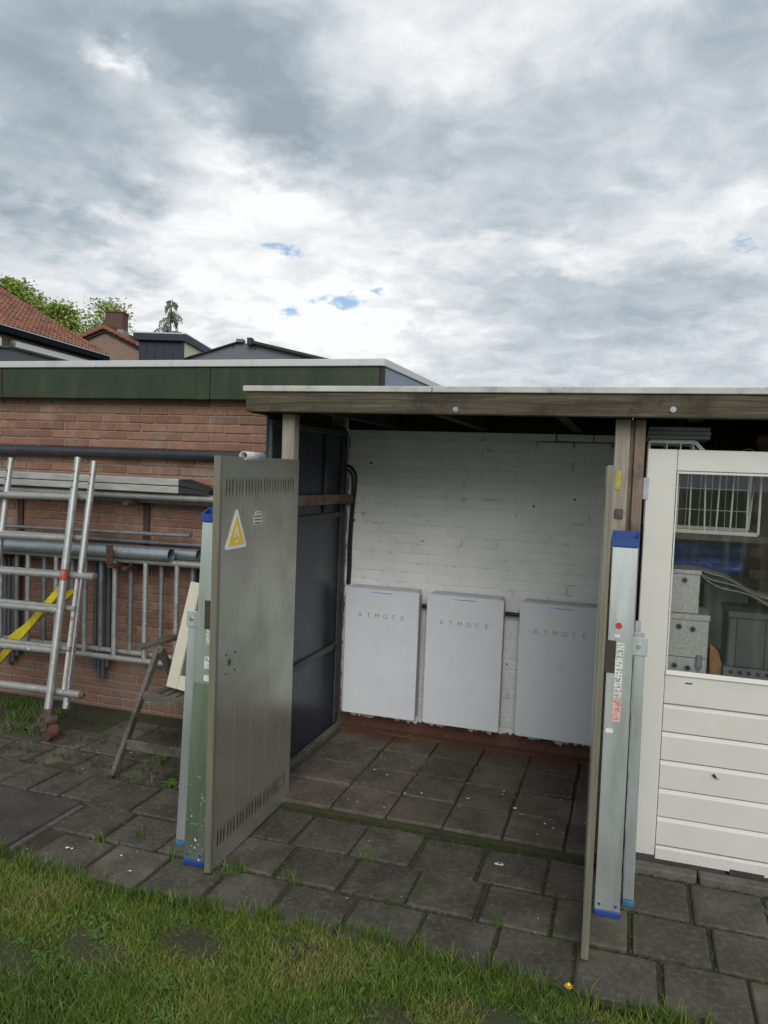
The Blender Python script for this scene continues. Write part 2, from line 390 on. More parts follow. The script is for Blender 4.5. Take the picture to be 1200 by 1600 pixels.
    simple('label_white', (.62,.62,.60), .6, 0, .06, 20, 0, (1,1,1), (.40,.40,.38), .5, 30)
    simple('label_pink', (.60,.40,.38), .6, 0, .08, 20)
    simple('label_ink', (.06,.06,.06), .7, 0, .1)
    simple('sticker_yellow', (.76,.54,.06), .45, 0, .06)
    simple('sticker_white', (.74,.74,.72), .45, 0, .04)
    simple('white_paint', (.585,.585,.55), .45, 0, .05, 4, .03, (1,1,1), (.50,.49,.43), .5, 3)
    t = MT('white_paint_dirty', .5); q = t.pos(); n1 = t.noise(q, 4, 6, .6); n2 = t.noise(q, 150, 4, .8); x, y, z = t.posz()
    c = t.ramp(n1, [(.3, (.56,.56,.52)), (.7, (.595,.595,.555))])
    low = t.rng(t.math('ADD', z, t.math('MULTIPLY', t.math('SUBTRACT', n1, .5), .3)), .04, .30, 1, .03)
    c = t.mix(t.math('MULTIPLY', t.rng(n2, .48, .74, 0, .55), low), c, (.18,.17,.11)); t.color(c)
    simple('cream_paint', (.58,.55,.45), .5, 0, .08, 6, 0, (1,1,1), (.45,.42,.34), .5)
    t = MT('battery_white', .45); q = t.pos(); n1 = t.noise(q, 2.5, 5, .6)
    t.color(t.mix(t.rng(t.noise(q, 9, 7, .7), .5, .72, 0, .35), t.ramp(n1, [(.3, (.62,.655,.69)), (.7, (.65,.685,.715))]), (.50,.53,.55))); t.rough(t.rng(t.noise(q, 14, 6, .7), .3, .7, .34, .55))
    simple('battery_side', (.44,.465,.495), .5, 0, .04)
    simple('lettering_grey', (.24,.25,.265), .5, 0, .05)
    t = MT('led_blue', .4); t.color((.10,.12,.45)); t.b.inputs['Emission Color'].default_value = (.15,.2,1,1); t.b.inputs['Emission Strength'].default_value = .35
    simple('led_bar', (.12,.125,.18), .4)
    simple('cable_black', (.012,.012,.014), .5, 0, .2)
    simple('tarp_blue', (.03,.11,.46), .30, 0, .35, 7)
    simple('crate_grey', (.085,.10,.11), .55, 0, .12, 6)
    simple('crate_rail', (.16,.175,.20), .5, .2, .12, 6)
    simple('can_white', (.42,.43,.42), .5, 0, .08)
    simple('wire_white', (.72,.72,.68), .5, 0, .08, 8, 0, (1,1,1), (.35,.33,.28), .5)
    simple('mesh_steel', (.36,.36,.34), .5, .6, .25, 40)
    simple('roof_inner', (.016,.014,.017), .95, 0, .2)
    simple('plates_grey', (.20,.205,.21), .6, .2, .15, 10, 0, (1,1,1), (.10,.10,.10), .5)
    simple('dropping_white', (.62,.62,.58), .8, 0, .1)
    simple('sticker_lime', (.36,.33,.05), .5, 0, .35, 60, 0, (1,1,1), (.40,.16,.06), .8, 45)
    simple('roof_felt', (.05,.05,.052), .9, 0, .2)
    # window glass: clear pane with a mirror share
    t = MT('glass', .02); t.t.nodes.remove(t.b)
    tr = t.n('ShaderNodeBsdfTransparent'); tr.inputs[0].default_value = (.95,.955,.95,1)
    gl = t.n('ShaderNodeBsdfGlossy'); gl.inputs['Roughness'].default_value = .02
    fr = t.n('ShaderNodeFresnel'); fr.inputs[0].default_value = 1.5
    ms = t.n('ShaderNodeMixShader'); t.l(fr.outputs[0], ms.inputs[0]); t.l(tr.outputs[0], ms.inputs[1]); t.l(gl.outputs[0], ms.inputs[2])
    df = t.n('ShaderNodeBsdfDiffuse'); df.inputs[0].default_value = (.6,.6,.57,1); m2 = t.n('ShaderNodeMixShader')     # faint reflection streaks painted as pale smears
    t.l(t.rng(t.noise(t.pos((7,1,.8)), 3, 7, .7), .45, .75, .004, .04), m2.inputs[0]); t.l(ms.outputs[0], m2.inputs[1]); t.l(df.outputs[0], m2.inputs[2])
    t.l(m2.outputs[0], t.t.nodes['Material Output'].inputs[0])
    # far houses
    t = MT('roof_tile_orange', .8); q = t.pos(); n1 = t.noise(q, 3.0, 6, .7); n2 = t.noise(q, .6, 5, .6)
    a = t.n('ShaderNodeAttribute', attribute_name='tint')
    c = t.ramp(a.outputs['Fac'], [(0, (.095,.045,.033)), (.4, (.20,.072,.040)), (.8, (.265,.098,.052)), (1, (.16,.09,.07))])
    c = t.mix(t.rng(n1, .5, .7, 0, .5), c, (.13,.075,.055)); t.color(c)
    t = MT('far_brick', .9); br = t.n('ShaderNodeTexBrick'); q = t.n('ShaderNodeTexCoord'); mp = t.n('ShaderNodeMapping')
    mp.inputs['Rotation'].default_value = (PI/2, 0, 0); t.l(q.outputs['Object'], mp.inputs[0]); t.l(mp.outputs[0], br.inputs[0])
    br.inputs['Scale'].default_value = 1; br.inputs['Brick Width'].default_value = .22; br.inputs['Row Height'].default_value = .0625; br.inputs['Mortar Size'].default_value = .012
    br.inputs['Color1'].default_value = (.21,.125,.085,1); br.inputs['Color2'].default_value = (.15,.085,.06,1); br.inputs['Mortar'].default_value = (.27,.22,.18,1)
    t.color(br.outputs[0])
    simple('chimney_brick', (.10,.055,.045), .9, 0, .5, 14)
    simple('house_dark', (.012,.015,.022), .8, 0, .15, spec=.05)
    simple('dormer_blue', (.010,.018,.040), .6, 0, .15)
    simple('dormer_cream', (.66,.60,.46), .7, 0, .06)
    simple('shutter_white', (.66,.69,.72), .45, 0, .05)
    simple('gutter_zinc', (.40,.43,.46), .45, .4, .15)
    simple('sheet_grey', (.115,.125,.15), .6, .1, .1, 1)
    simple('sheet_dark', (.045,.055,.07), .6, .1, .1, 1)
    simple('verge_dark', (.022,.018,.017), .7, 0, .2)
    simple('lead_grey', (.22,.235,.25), .6, .2)
    t = MT('leaf_bright', .5); a = t.n('ShaderNodeAttribute', attribute_name='tint')
    t.color(t.ramp(a.outputs['Fac'], [(0, (.10,.17,.03)), (.5, (.22,.30,.05)), (1, (.36,.42,.09))]))
    t = MT('leaf_conifer', .6); a = t.n('ShaderNodeAttribute', attribute_name='tint')
    t.color(t.ramp(a.outputs['Fac'], [(0, (.10,.12,.085)), (1, (.22,.24,.18))]))
    simple('bark', (.07,.055,.042), .9, 0, .3, 5)
make_materials()

# ------------------------------------------------------------------ mesh helpers
class MB:
    """collects shapes in world coordinates and links them as ONE mesh object"""
    def __init__(s): s.v = []; s.f = []; s.mi = []; s.sm = []
    def add(s, vs, fs, mi=0, smooth=False, M=None):
        o = len(s.v)
        for p in vs:
            p = Vector(p); s.v.append(M @ p if M is not None else p)
        for f in fs:
            s.f.append(tuple(i+o for i in f)); s.mi.append(mi); s.sm.append(smooth)
        return s
    def box(s, lo, hi, bev=0.0, mi=0, M=None):
        lo = Vector(lo); hi = Vector(hi)
        if bev <= 0:
            v = [(x,y,z) for z in (lo.z,hi.z) for y in (lo.y,hi.y) for x in (lo.x,hi.x)]
            f = [(0,2,3,1),(4,5,7,6),(0,1,5,4),(2,6,7,3),(0,4,6,2),(1,3,7,5)]
            return s.add(v, f, mi, False, M)
        b = min(bev, .45*min(hi-lo)); c = (lo+hi)/2; hs = (hi-lo)/2
        v = []; idx = {}
        for sx in (-1,1):
            for sy in (-1,1):
                for sz in (-1,1):
                    for ax in range(3):
                        p = [sx*(hs.x-b), sy*(hs.y-b), sz*(hs.z-b)]
                        p[ax] = (sx,sy,sz)[ax]*hs[ax]
                        idx[(sx,sy,sz,ax)] = len(v); v.append(c+Vector(p))
        f = []
        for ax in range(3):
            a, d = [(1,2),(2,0),(0,1)][ax]
            for sg in (-1,1):
                q = []
                for (p1,p2) in ((-1,-1),(1,-1),(1,1),(-1,1)):
                    k = [0,0,0]; k[ax]=sg; k[a]=p1; k[d]=p2; q.append(idx[(*k,ax)])
                f.append(tuple(q) if sg>0 else tuple(q[::-1]))
            for s1 in (-1,1):          # edges along ax
                for s2 in (-1,1):
                    def K(e, fax):
                        k=[0,0,0]; k[ax]=e; k[a]=s1; k[d]=s2; return idx[(*k,fax)]
                    q = (K(-1,a),K(1,a),K(1,d),K(-1,d))
                    f.append(q if s1*s2<0 else q[::-1])
        for sx in (-1,1):
            for sy in (-1,1):
                for sz in (-1,1):
                    q = tuple(idx[(sx,sy,sz,k)] for k in range(3))
                    f.append(q if sx*sy*sz>0 else q[::-1])
        return s.add(v, f, mi, False, M)
    def bar(s, p0, p1, w, h, up=(0,0,1), bev=0.0, mi=0):
        """rectangular bar: w across, h along up"""
        p0 = Vector(p0); p1 = Vector(p1); d = p1-p0; L = d.length; d.normalize()
        x = d.cross(Vector(up)); x.normalize(); z = x.cross(d)
        M = Matrix(((x.x,d.x,z.x,p0.x),(x.y,d.y,z.y,p0.y),(x.z,d.z,z.z,p0.z),(0,0,0,1)))
        return s.box((-w/2,0,-h/2),(w/2,L,h/2),bev,mi,M)
    def tube(s, p0, p1, r, n=12, ri=0.0, mi=0, r1=None, cap=True):
        p0 = Vector(p0); p1 = Vector(p1); d = (p1-p0); d.normalize()
        a = d.orthogonal().normalized(); b = d.cross(a); r1 = r if r1 is None else r1
        C = [math.cos(2*PI*i/n) for i in range(n)]; S = [math.sin(2*PI*i/n) for i in range(n)]
        ring = lambda p, rr: [p+(a*C[i]+b*S[i])*rr for i in range(n)]
        v = ring(p0,r)+ring(p1,r1)
        s.add(v, [(i,(i+1)%n,n+(i+1)%n,n+i) for i in range(n)], mi, True)
        if ri > 0:
            v = ring(p0,r)+ring(p0,ri)+ring(p1,r1)+ring(p1,ri)
            f = [(i,n+i,n+(i+1)%n,(i+1)%n) for i in range(n)]+[(2*n+i,2*n+(i+1)%n,3*n+(i+1)%n,3*n+i) for i in range(n)]
            s.add(v, f, mi)
            v = ring(p0,ri)+ring(p1,ri)
            s.add(v, [(i,n+i,n+(i+1)%n,(i+1)%n) for i in range(n)], mi, True)
        elif cap:
            s.add(ring(p0,r), [tuple(range(n))[::-1]], mi); s.add(ring(p1,r1), [tuple(range(n))], mi)
        return s
    def path(s, pts, r, n=8, mi=0, closed=False):
        pts = [Vector(p) for p in pts]; k = len(pts); rings = []
        a = None
        for i, p in enumerate(pts):
            d = (pts[min(i+1,k-1)]-pts[max(i-1,0)]).normalized()
            if a is None: a = d.orthogonal().normalized()
            a = (a - d*a.dot(d)).normalized(); b = d.cross(a)
            rr = r[i] if isinstance(r,(list,tuple)) else r
            rings += [p+(a*math.cos(2*PI*j/n)+b*math.sin(2*PI*j/n))*rr for j in range(n)]
        f = [(i*n+j, i*n+(j+1)%n, (i+1)*n+(j+1)%n, (i+1)*n+j) for i in range(k-1) for j in range(n)]
        s.add(rings, f, mi, True)
        s.add(rings[:n], [tuple(range(n))[::-1]], mi); s.add(rings[-n:], [tuple(range(n))], mi)
        return s
    def prism(s, poly, a, b, axis, mi=0, M=None):
        """polygon (2D list) extruded along axis from a to b"""
        n = len(poly)
        def P(q, t):
            return {'x':(t,q[0],q[1]),'y':(q[0],t,q[1]),'z':(q[0],q[1],t)}[axis]
        v = [P(q,a) for q in poly]+[P(q,b) for q in poly]
        f = [tuple(range(n))[::-1], tuple(range(n,2*n))]+[(i,(i+1)%n,n+(i+1)%n,n+i) for i in range(n)]
        return s.add(v, f, mi, False, M)
    def quad(s, a, b, c, d, mi=0, smooth=False): return s.add([a,b,c,d], [(0,1,2,3)], mi, smooth)
    def build(s, name, mats, parent=None, kind=None, fix=True, origin=None):
        me = bpy.data.meshes.new(name)
        if origin is None:
            vs = np.array([tuple(v) for v in s.v]); origin = Vector(((vs.min(0)+vs.max(0))/2).tolist())
        else: origin = Vector(origin)
        me.from_pydata([v-origin for v in s.v], [], s.f)
        if isinstance(mats, str): mats = [mats]
        for m_ in mats: me.materials.append(MATS[m_])
        me.polygons.foreach_set('material_index', s.mi); me.polygons.foreach_set('use_smooth', s.sm)
        if fix:
            bm = bmesh.new(); bm.from_mesh(me)
            bmesh.ops.recalc_face_normals(bm, faces=bm.faces); bm.to_mesh(me); bm.free()
        me.update()
        o = bpy.data.objects.new(name, me); COL.objects.link(o)
        put(o, parent, origin)
        if kind: o['kind'] = kind
        return o
WORLD = {}
def put(o, parent, origin):
    origin = Vector(origin); WORLD[o.name] = origin
    if parent is not None:
        o.parent = parent; o.location = origin - WORLD[parent.name]
    else: o.location = origin
def tag(o, label=None, cat=None, group=None, kind=None):
    if label: o['label'] = label
    if cat: o['category'] = cat
    if group: o['group'] = group
    if kind: o['kind'] = kind
    return o
def thing(name, loc, label, cat, group=None, kind=None):
    o = bpy.data.objects.new(name, None); COL.objects.link(o); o.empty_display_size = .1
    put(o, None, loc); return tag(o, label, cat, group, kind)
def share(name, me, loc, parent, rot=None):
    o = bpy.data.objects.new(name, me); COL.objects.link(o); put(o, parent, loc)
    if rot: o.rotation_euler = rot
    return o
def B(name, lo, hi, mat, parent=None, bev=0.0, kind=None):
    return MB().box(lo, hi, bev).build(name, mat, parent, kind)
def text_into(mb, s, size, M, mi=0, depth=.0012, offset=0.0):
    """adds lettering (x right, y up, z out) to a mesh builder"""
    cu = bpy.data.curves.new('lettering', 'FONT'); cu.body = s; cu.size = size; cu.extrude = depth; cu.align_x = 'CENTER'; cu.offset = offset
    cu.resolution_u = 4
    ob = bpy.data.objects.new('lettering', cu); COL.objects.link(ob)
    bpy.context.view_layer.update()
    me = bpy.data.meshes.new_from_object(ob)
    mb.add([v.co.copy() for v in me.vertices], [tuple(p.vertices) for p in me.polygons], mi, False, M)
    bpy.data.objects.remove(ob); bpy.data.curves.remove(cu); bpy.data.meshes.remove(me)
def frame_M(o, x, y, z):
    return Matrix(((x[0],y[0],z[0],o[0]),(x[1],y[1],z[1],o[1]),(x[2],y[2],z[2],o[2]),(0,0,0,1)))
def brick_mesh(L, D, H, mat, jit, seed):
    r = random.Random(seed); b = MB().box((-L/2,-D/2,-H/2),(L/2,D/2,H/2),.004)
    me = bpy.data.meshes.new('brick')
    me.from_pydata([v+Vector((r.uniform(-jit,jit),r.uniform(-jit,jit)*.6,r.uniform(-jit,jit)*.7)) for v in b.v], [], b.f)
    me.materials.append(MATS[mat]); me.update(); return me

# ================================================================== GROUND
b = MB()
for i in range(1): b.box((-160,-160,-.30),(160,160,-.055))
b.build('ground', 'far_lawn', None, 'structure')

def slab_mesh(w, d, h, mat, seed):
    r = random.Random(seed); bb = MB().box((-w/2,-d/2,-h),(w/2,d/2,0),.006)
    me = bpy.data.meshes.new('paving_slab')
    me.from_pydata([v+Vector((r.uniform(-.003,.003),r.uniform(-.003,.003),r.uniform(-.0015,.0015))) for v in bb.v], [], bb.f)
    me.materials.append(MATS[mat]); me.update(); return me
P = .305
pav = [slab_mesh(.285,.285,.05,'paver',i) for i in range(7)]
pav1 = [slab_mesh(.285,.315,.05,'paver',20+i) for i in range(5)]
def lay(parent, x, y, z, meshes, tilt=.007):
    share('paving_slab', RNG.choice(meshes), (x+RNG.uniform(-.004,.004), y+RNG.uniform(-.004,.004), z+RNG.uniform(-.005,.004)), parent,
          (RNG.uniform(-tilt,tilt), RNG.uniform(-tilt,tilt), RNG.uniform(-.012,.012)+RNG.choice((0,PI))))
# the bed the slabs lie in, then the slabs
pave = B('pavement', (-4.5,-.63,-.09), (3.6,.44,-.016), 'soil', None, 0, 'structure')
for k in range(-14, 12):
    if k*P+P/2 > -1.24 or k*P+P/2 < -2.75: lay(pave, k*P+P/2, -P/2, 0, pav)                  # row two
    x = k*P+.105+P/2
    if x > -1.24 or x < -2.75: lay(pave, x, -1.5*P, -.002, pav)                                  # row three, by the lawn
    x = k*P-.06+P/2
    if not -2.8 < x < -1.2: lay(pave, x, .168, -.002, pav1)                                   # row one, under the shed beam
half = [slab_mesh(.195,.288,.05,'paver',40+i) for i in range(3)]
for x in (-1.335, -1.54, -1.745, -1.95, -2.155, -2.36, -2.565): lay(pave, x, P/2+.02, -.002, half)
big = slab_mesh(1.43,.60,.05,'slab_dark',60)
share('paving_slab', big, (-1.975,-.30,.004), pave)
strip = slab_mesh(.03,.50,.05,'kerb_stone',61); share('edging_strip', strip, (-1.236,-.28,.004), pave)
# rows behind, towards the brick wall, sunken and mossy
bk = B('back_paving', (-4.5,.335,-.10), (-.47,1.43,-.022), 'soil', None, 0, 'structure')
for j in range(4):
    for k in range(-14, 0):
        x = k*P+(.02,.16,.08,.2)[j]; y = .335+.155+j*P
        if x < -.62 and y < 1.35: lay(bk, x, y, -.012-.004*j, pav, .016)
# slightly raised floor of the shed
fl = B('shed_floor', (-.445,.378,-.09), (1.40,1.70,.012), 'soil', None, 0, 'structure')
pin = [slab_mesh(.294,.287,.05,'paver_shed',80+i) for i in range(6)]
for j in range(5):
    for k in range(-2, 4):
        x = k*P+P/2+.0; y = .387+P/2+j*P
        if j == 4: continue
        if x < -.3: continue
        lay(fl, x, y, .03, pin, .011)
nar = [slab_mesh(.15,.296,.05,'paver_shed',90+i) for i in range(2)]
for j in range(4):
    lay(fl, 1.302, .387+P/2+j*P, .028, nar, .004)
    lay(fl, -.075-.305+P/2-.01, .387+P/2+j*P, .03, [slab_mesh(.28,.296,.05,'paver_shed',95)], .004)
bs = slab_mesh(1.85,.088,.05,'paver_shed',98); share('mortar_strip', bs, (.485,1.654,.024), fl)
ed = slab_mesh(.045,.62,.06,'kerb_stone',99)
for j in range(2): share('edging_strip', ed, (-.436,.73+j*.64,.045), fl)
# floor of the right hand bay
B('bay_floor', (1.42,.56,-.09), (3.6,1.70,.02), 'paver_shed', None, 0, 'structure')
# kerb in front of the white door
kb = B('kerb', (1.44,.445,-.09), (3.6,.555,.012), 'kerb_stone', None, 0, 'structure')
km = [slab_mesh(.49,.07,.08,'kerb_stone',110+i) for i in range(3)]
for k in range(4): share('kerb_stone', km[k%3], (1.56+.26+k*.5-.25, .40, .022+.002*(k%2)), kb)
km2 = [slab_mesh(.49,.05,.09,'slab_dark',114+i) for i in range(2)]
for k in range(4): share('kerb_stone', km2[k%2], (1.70+k*.5, .475, .05), kb)

# lawn soil
b = MB(); nx, ny = 60, 24
xs = [-4.5+8.1*i/nx for i in range(nx+1)]
vv = []; ff = []
for j in range(ny+1):
    for x in xs:
        e = -.60 + .03*math.sin(x*3.1)+.02*math.sin(x*7.3+1)
        if j == 0: z = -.03
        else: z = -.02+.016*math.sin(x*5+j)+.012*math.sin(x*11-j*2.1)
        vv.append((x, e-(3.4+e)*j/ny*1.0, z))
for j in range(ny):
    for i in range(nx): ff.append((j*(nx+1)+i, j*(nx+1)+i+1, (j+1)*(nx+1)+i+1, (j+1)*(nx+1)+i))
b.add(vv, ff, 0, True); b.build('lawn', 'soil', None, 'structure')

# grass blades: one mesh, a tint per blade
def blades(name, pts, hgt, wid, lean, tint, mat='grass_blade', label=None, kind='stuff', clump=None):
    n = len(pts); a = NP.uniform(0, 2*PI, n); s = np.sin(a); c = np.cos(a)
    la = NP.uniform(0, 2*PI, n); ln = lean*NP.uniform(.15, 1, n)*hgt
    dx, dy = np.cos(la)*ln, np.sin(la)*ln
    V = np.zeros((n, 5, 3), np.float32)
    for q, (t, w) in enumerate(((0, 1), (.5, .8), (1, 0))):
        ox = pts[:,0]+dx*t*t; oy = pts[:,1]+dy*t*t; oz = pts[:,2]+hgt*(t-.22*t*t*np.minimum(1, lean*np.ones(n)))
        if q < 2:
            V[:,2*q,0] = ox-c*wid*w/2; V[:,2*q,1] = oy-s*wid*w/2; V[:,2*q,2] = oz
            V[:,2*q+1,0] = ox+c*wid*w/2; V[:,2*q+1,1] = oy+s*wid*w/2; V[:,2*q+1,2] = oz
        else: V[:,4,0] = ox; V[:,4,1] = oy; V[:,4,2] = oz
    base = (np.arange(n)*5)[:,None]
    T = (base[:,:,None]+np.array([[0,1,3],[0,3,2],[2,3,4]])[None]).reshape(-1)
    me = bpy.data.meshes.new(name); me.vertices.add(n*5); me.vertices.foreach_set('co', V.reshape(-1))
    me.loops.add(len(T)); me.loops.foreach_set('vertex_index', T.astype(np.int32))
    me.polygons.add(len(T)//3); me.polygons.foreach_set('loop_start', np.arange(0, len(T), 3, dtype=np.int32))
    at = me.attributes.new('tint', 'FLOAT', 'POINT'); at.data.foreach_set('value', np.repeat(tint, 5).astype(np.float32))
    me.materials.append(MATS[mat]); me.update(calc_edges=True)
    o = bpy.data.objects.new(name, me); COL.objects.link(o); put(o, None, (0,0,0)); o['kind'] = kind
    if label: o['label'] = label
    return o
def vnoise(x, y, f, seed):
    r = np.random.default_rng(seed); out = np.zeros_like(x)
    for i in range(7):
        kx, ky = r.normal(0, f, 2); out += np.sin(kx*x+ky*y+r.uniform(0, 6.28))
    return out/7
def lawn_pts(n, x0, x1, y0, y1):
    x = NP.uniform(x0, x1, n); y = NP.uniform(y0, y1, n)
    edge = -.625+.035*np.sin(x*3.1)+.02*np.sin(x*7.3+1)+.03*vnoise(x, y, 18, 3)
    thin = vnoise(x, y, 9, 5)
    keep = (y < edge) & ((thin > -.55) | (NP.uniform(0,1,n) < .45))
    return np.stack([x[keep], y[keep], np.full(keep.sum(), -.022)], 1)
pts = np.concatenate([lawn_pts(190000, -1.75, 1.75, -1.65, -.55), lawn_pts(40000, -4.4, 3.5, -3.0, -.5)])
n = len(pts)
tint = np.clip(.40+.24*vnoise(pts[:,0], pts[:,1], 7, 11)+.22*vnoise(pts[:,0], pts[:,1], 2.5, 21)+NP.normal(0, .14, n), 0, .86)
dry = (vnoise(pts[:,0], pts[:,1], 6, 31) > .26) & (NP.uniform(0,1,n) < .45)
tint[dry] = NP.uniform(.72, 1, dry.sum()); tint[NP.uniform(0,1,n) < .05] = .97
hgt = NP.uniform(.016, .05, n)*np.where(NP.uniform(0,1,n) < .06, 1.6, 1)*(1+.6*vnoise(pts[:,0], pts[:,1], 8, 41)); wid = NP.uniform(.0015, .0034, n)*np.where(NP.uniform(0,1,n) < .2, 1.7, 1)
tag(blades('grass', pts, hgt, wid, .95, tint), 'short patchy lawn grass in front of the paving', 'grass')
# tufts standing up along the paving edge and between slabs
tuft = []
def tuft_at(x, y, z, n, r): 
    for _ in range(n): tuft.append((x+RNG.gauss(0,r), y+RNG.gauss(0,r), z))
for _ in range(150):
    x = RNG.uniform(-1.6, 1.8); tuft_at(x, -.62+.035*math.sin(x*3.1)+RNG.uniform(-.03,.03), -.015, 16, .014)
for q in ((-.18,-.32),(-.23,-.36),(-.14,-.31),(-.75,-.20),(-.9,-.315),(-.5,-.31),(1.0,-.31),(.35,-.01),(.1,-.31)): tuft_at(q[0], q[1], -.012, 18, .016)
for _ in range(40): tuft_at(RNG.uniform(-2.95,-2.3), RNG.uniform(.72,1.28), -.02, 28, .035)
for _ in range(16): tuft_at(RNG.uniform(-1.25,-.7), RNG.uniform(.42,1.3), -.02, 14, .03)
tp = np.array(tuft); n = len(tp)
tag(blades('grass', tp, NP.uniform(.04,.10,n), NP.uniform(.0025,.005,n), .8, np.clip(NP.normal(.26,.15,n),0,.8)), 'longer grass tufts along the slab edges and by the wall', 'grass')
# moss in the joints: tiny cushions along the slab lines
mo = []
for _ in range(2600):
    k = RNG.random()
    if k < .30: x = RNG.uniform(-1.3, 2.2); y = RNG.choice((0., -P, .345))+RNG.gauss(0,.006)
    elif k < .44: x = RNG.uniform(-.42, 1.4); y = .358+RNG.gauss(0,.012)
    elif k < .70: x = RNG.choice(range(-4,7))*P+RNG.choice((0,.105,-.06))+RNG.gauss(0,.006); y = RNG.uniform(-.6,.33)
    elif k < .8: x = RNG.gauss(.88,.10); y = RNG.gauss(.36,.05)
    else: x = RNG.uniform(-2.7,-.7); y = RNG.choice((.34,.485,.79,1.09))+RNG.gauss(0,.02)
    mo.append((x, y))
b = MB()
for x, y in mo:
    r = RNG.uniform(.003,.011); z = (-.012 if y < .4 else -.004); hh = r*RNG.uniform(.5,1.1)
    a = RNG.uniform(0,6)
    ring = [(x+r*math.cos(a+i*1.257)*RNG.uniform(.7,1.2), y+r*math.sin(a+i*1.257)*RNG.uniform(.7,1.2), z) for i in range(5)]
    b.add(ring+[(x,y,z+hh+.006)], [(i,(i+1)%5,5) for i in range(5)], 0, True)
tag(b.build('moss', 'moss', None, 'stuff', fix=False), 'dark green moss filling the joints between paving slabs', 'moss')

def leaf(b, p, d, L, W, droop=.3, mi=0, notch=0):
    """a leaf blade from p along d with a folded mid rib"""
    p = Vector(p); d = Vector(d).normalized(); s = d.cross(Vector((0,0,1))); s = s.normalized() if s.length > .01 else Vector((1,0,0))
    prof = ((0,.12),(.25,.7),(.55,1),(.8,.65),(1,0)); vs = []
    for t, w in prof:
        c = p+d*L*t+Vector((0,0,-droop*L*t*t)); ww = W/2*w*(RNG.uniform(.75,1.15) if notch else 1)
        vs += [c-s*ww, c-Vector((0,0,.12*W*w)), c+s*ww]
    f = []
    for i in range(4): f += [(3*i,3*i+1,3*i+4,3*i+3),(3*i+1,3*i+2,3*i+5,3*i+4)]
    b.add(vs, f, mi, True)
def rosette(name, x, y, z, n, L, W, label, cat, up=.45):
    b = MB()
    for i in range(n):
        a = i*2.4+RNG.uniform(-.3,.3); l = L*RNG.uniform(.6,1.1)
        leaf(b, (x,y,z), (math.cos(a),math.sin(a),up*RNG.uniform(.5,1.4)), l, W*RNG.uniform(.7,1.1), .4, 0, 1)
    return b
for (x, y, z, n, L, W, lab) in ((-.19,-.335,-.01,22,.075,.018,'small leafy weed growing at the foot of the left steel door'),
        (-.98,.40,-.01,20,.085,.028,'bright green weed in the shade under the wooden chair'),
        (-1.24,1.30,-.01,14,.08,.022,'little weed at the brick wall foot behind the chair'),
        (2.07,.22,-.01,14,.07,.02,'weed clump by the white door kerb at the right edge'),
        (-2.38,.80,-.01,14,.07,.02,'leafy weed beside the rusty castor wheel'),
        (.66,-.73,-.012,11,.085,.022,'jagged leafed weed at the lawn edge below the doorway')):
    o = rosette('weed', x, y, z, n, L, W, lab, 'weed').build('weed', 'weed_leaf', None, None, False, (x,y,z)); tag(o, lab, 'weed', 'weeds in the joints')
# broad leaves spread through the lawn: nobody could count them
b = MB()
for _ in range(230):
    x = RNG.uniform(-1.6,1.7); y = RNG.uniform(-1.6,-.68)
    if y > -.66: continue
    for i in range(RNG.randint(3,6)):
        a = RNG.uniform(0,6.28); leaf(b, (x,y,-.01), (math.cos(a),math.sin(a),RNG.uniform(.4,1.3)), RNG.uniform(.025,.06), RNG.uniform(.008,.019), .5)
tag(b.build('lawn_weeds', 'weed_leaf', None, 'stuff', False), 'broad leaved weeds scattered through the lawn grass', 'weeds')
# the dandelion
dx, dy = 1.318, -.668
dn = thing('dandelion', (dx,dy,-.015), 'single yellow dandelion at the lawn edge in front of the right steel door', 'flower')
b = MB().path([(dx,dy,-.015),(dx+.004,dy-.002,.02),(dx,dy,.048)], .0018, 6); b.build('stem', 'weed_leaf', dn, fix=False)
b = MB()
for k in range(46):
    a = k*2.4; L = .006+.012*(k/46); up = 1.6-1.5*k/46
    leaf(b, (dx,dy,.048), (math.cos(a)+.2,math.sin(a)-.5,up), L, .0045, .1)
b.build('flower_head', 'petal_yellow', dn, fix=False)
b = rosette('leaves', dx-.05, dy-.02, -.015, 12, .10, .024, '', ''); b.build('leaves', 'weed_leaf', dn, fix=False)
# bird dropping and paint flakes
b = MB()
for (cx, cy, r, z) in ((.938,.177,.020,.0005),):
    n = 14; vs = []; 
    for i in range(n):
        a = 2*PI*i/n; rr = r*RNG.uniform(.8,1.2); vs.append((cx+rr*1.15*math.cos(a), cy+rr*.75*math.sin(a), z+.003))
    for i in range(n):
        a = 2*PI*i/n; vs.append((cx+r*.45*math.cos(a)+.003, cy+r*.3*math.sin(a), z+.0045))
    b.add(vs, [(i,(i+1)%n,n+(i+1)%n,n+i) for i in range(n)], 0, True)
tag(b.build('bird_dropping', 'dropping_white', None), 'white ring shaped bird dropping on a slab before the shed', 'dropping')
b = MB()
def fleck(x, y, z, r):
    n = RNG.randint(4,6); a0 = RNG.uniform(0,6)
    ring = [(x+r*RNG.uniform(.5,1.2)*math.cos(a0+6.28*i/n), y+r*RNG.uniform(.5,1.2)*math.sin(a0+6.28*i/n), z) for i in range(n)]
    b.add(ring+[(x,y,z+r*.35)], [(i,(i+1)%n,n) for i in range(n)], 0)
for _ in range(60): fleck(RNG.gauss(.45,.45), min(1.62,RNG.gauss(1.25,.28)), .032, RNG.uniform(.001,.0045))
for _ in range(26): fleck(RNG.uniform(-.3,1.3), RNG.uniform(.45,1.0), .032, RNG.uniform(.002,.009))
for _ in range(60): fleck(RNG.gauss(-1.75,.28), RNG.gauss(.62,.12), .0, RNG.uniform(.0015,.005))
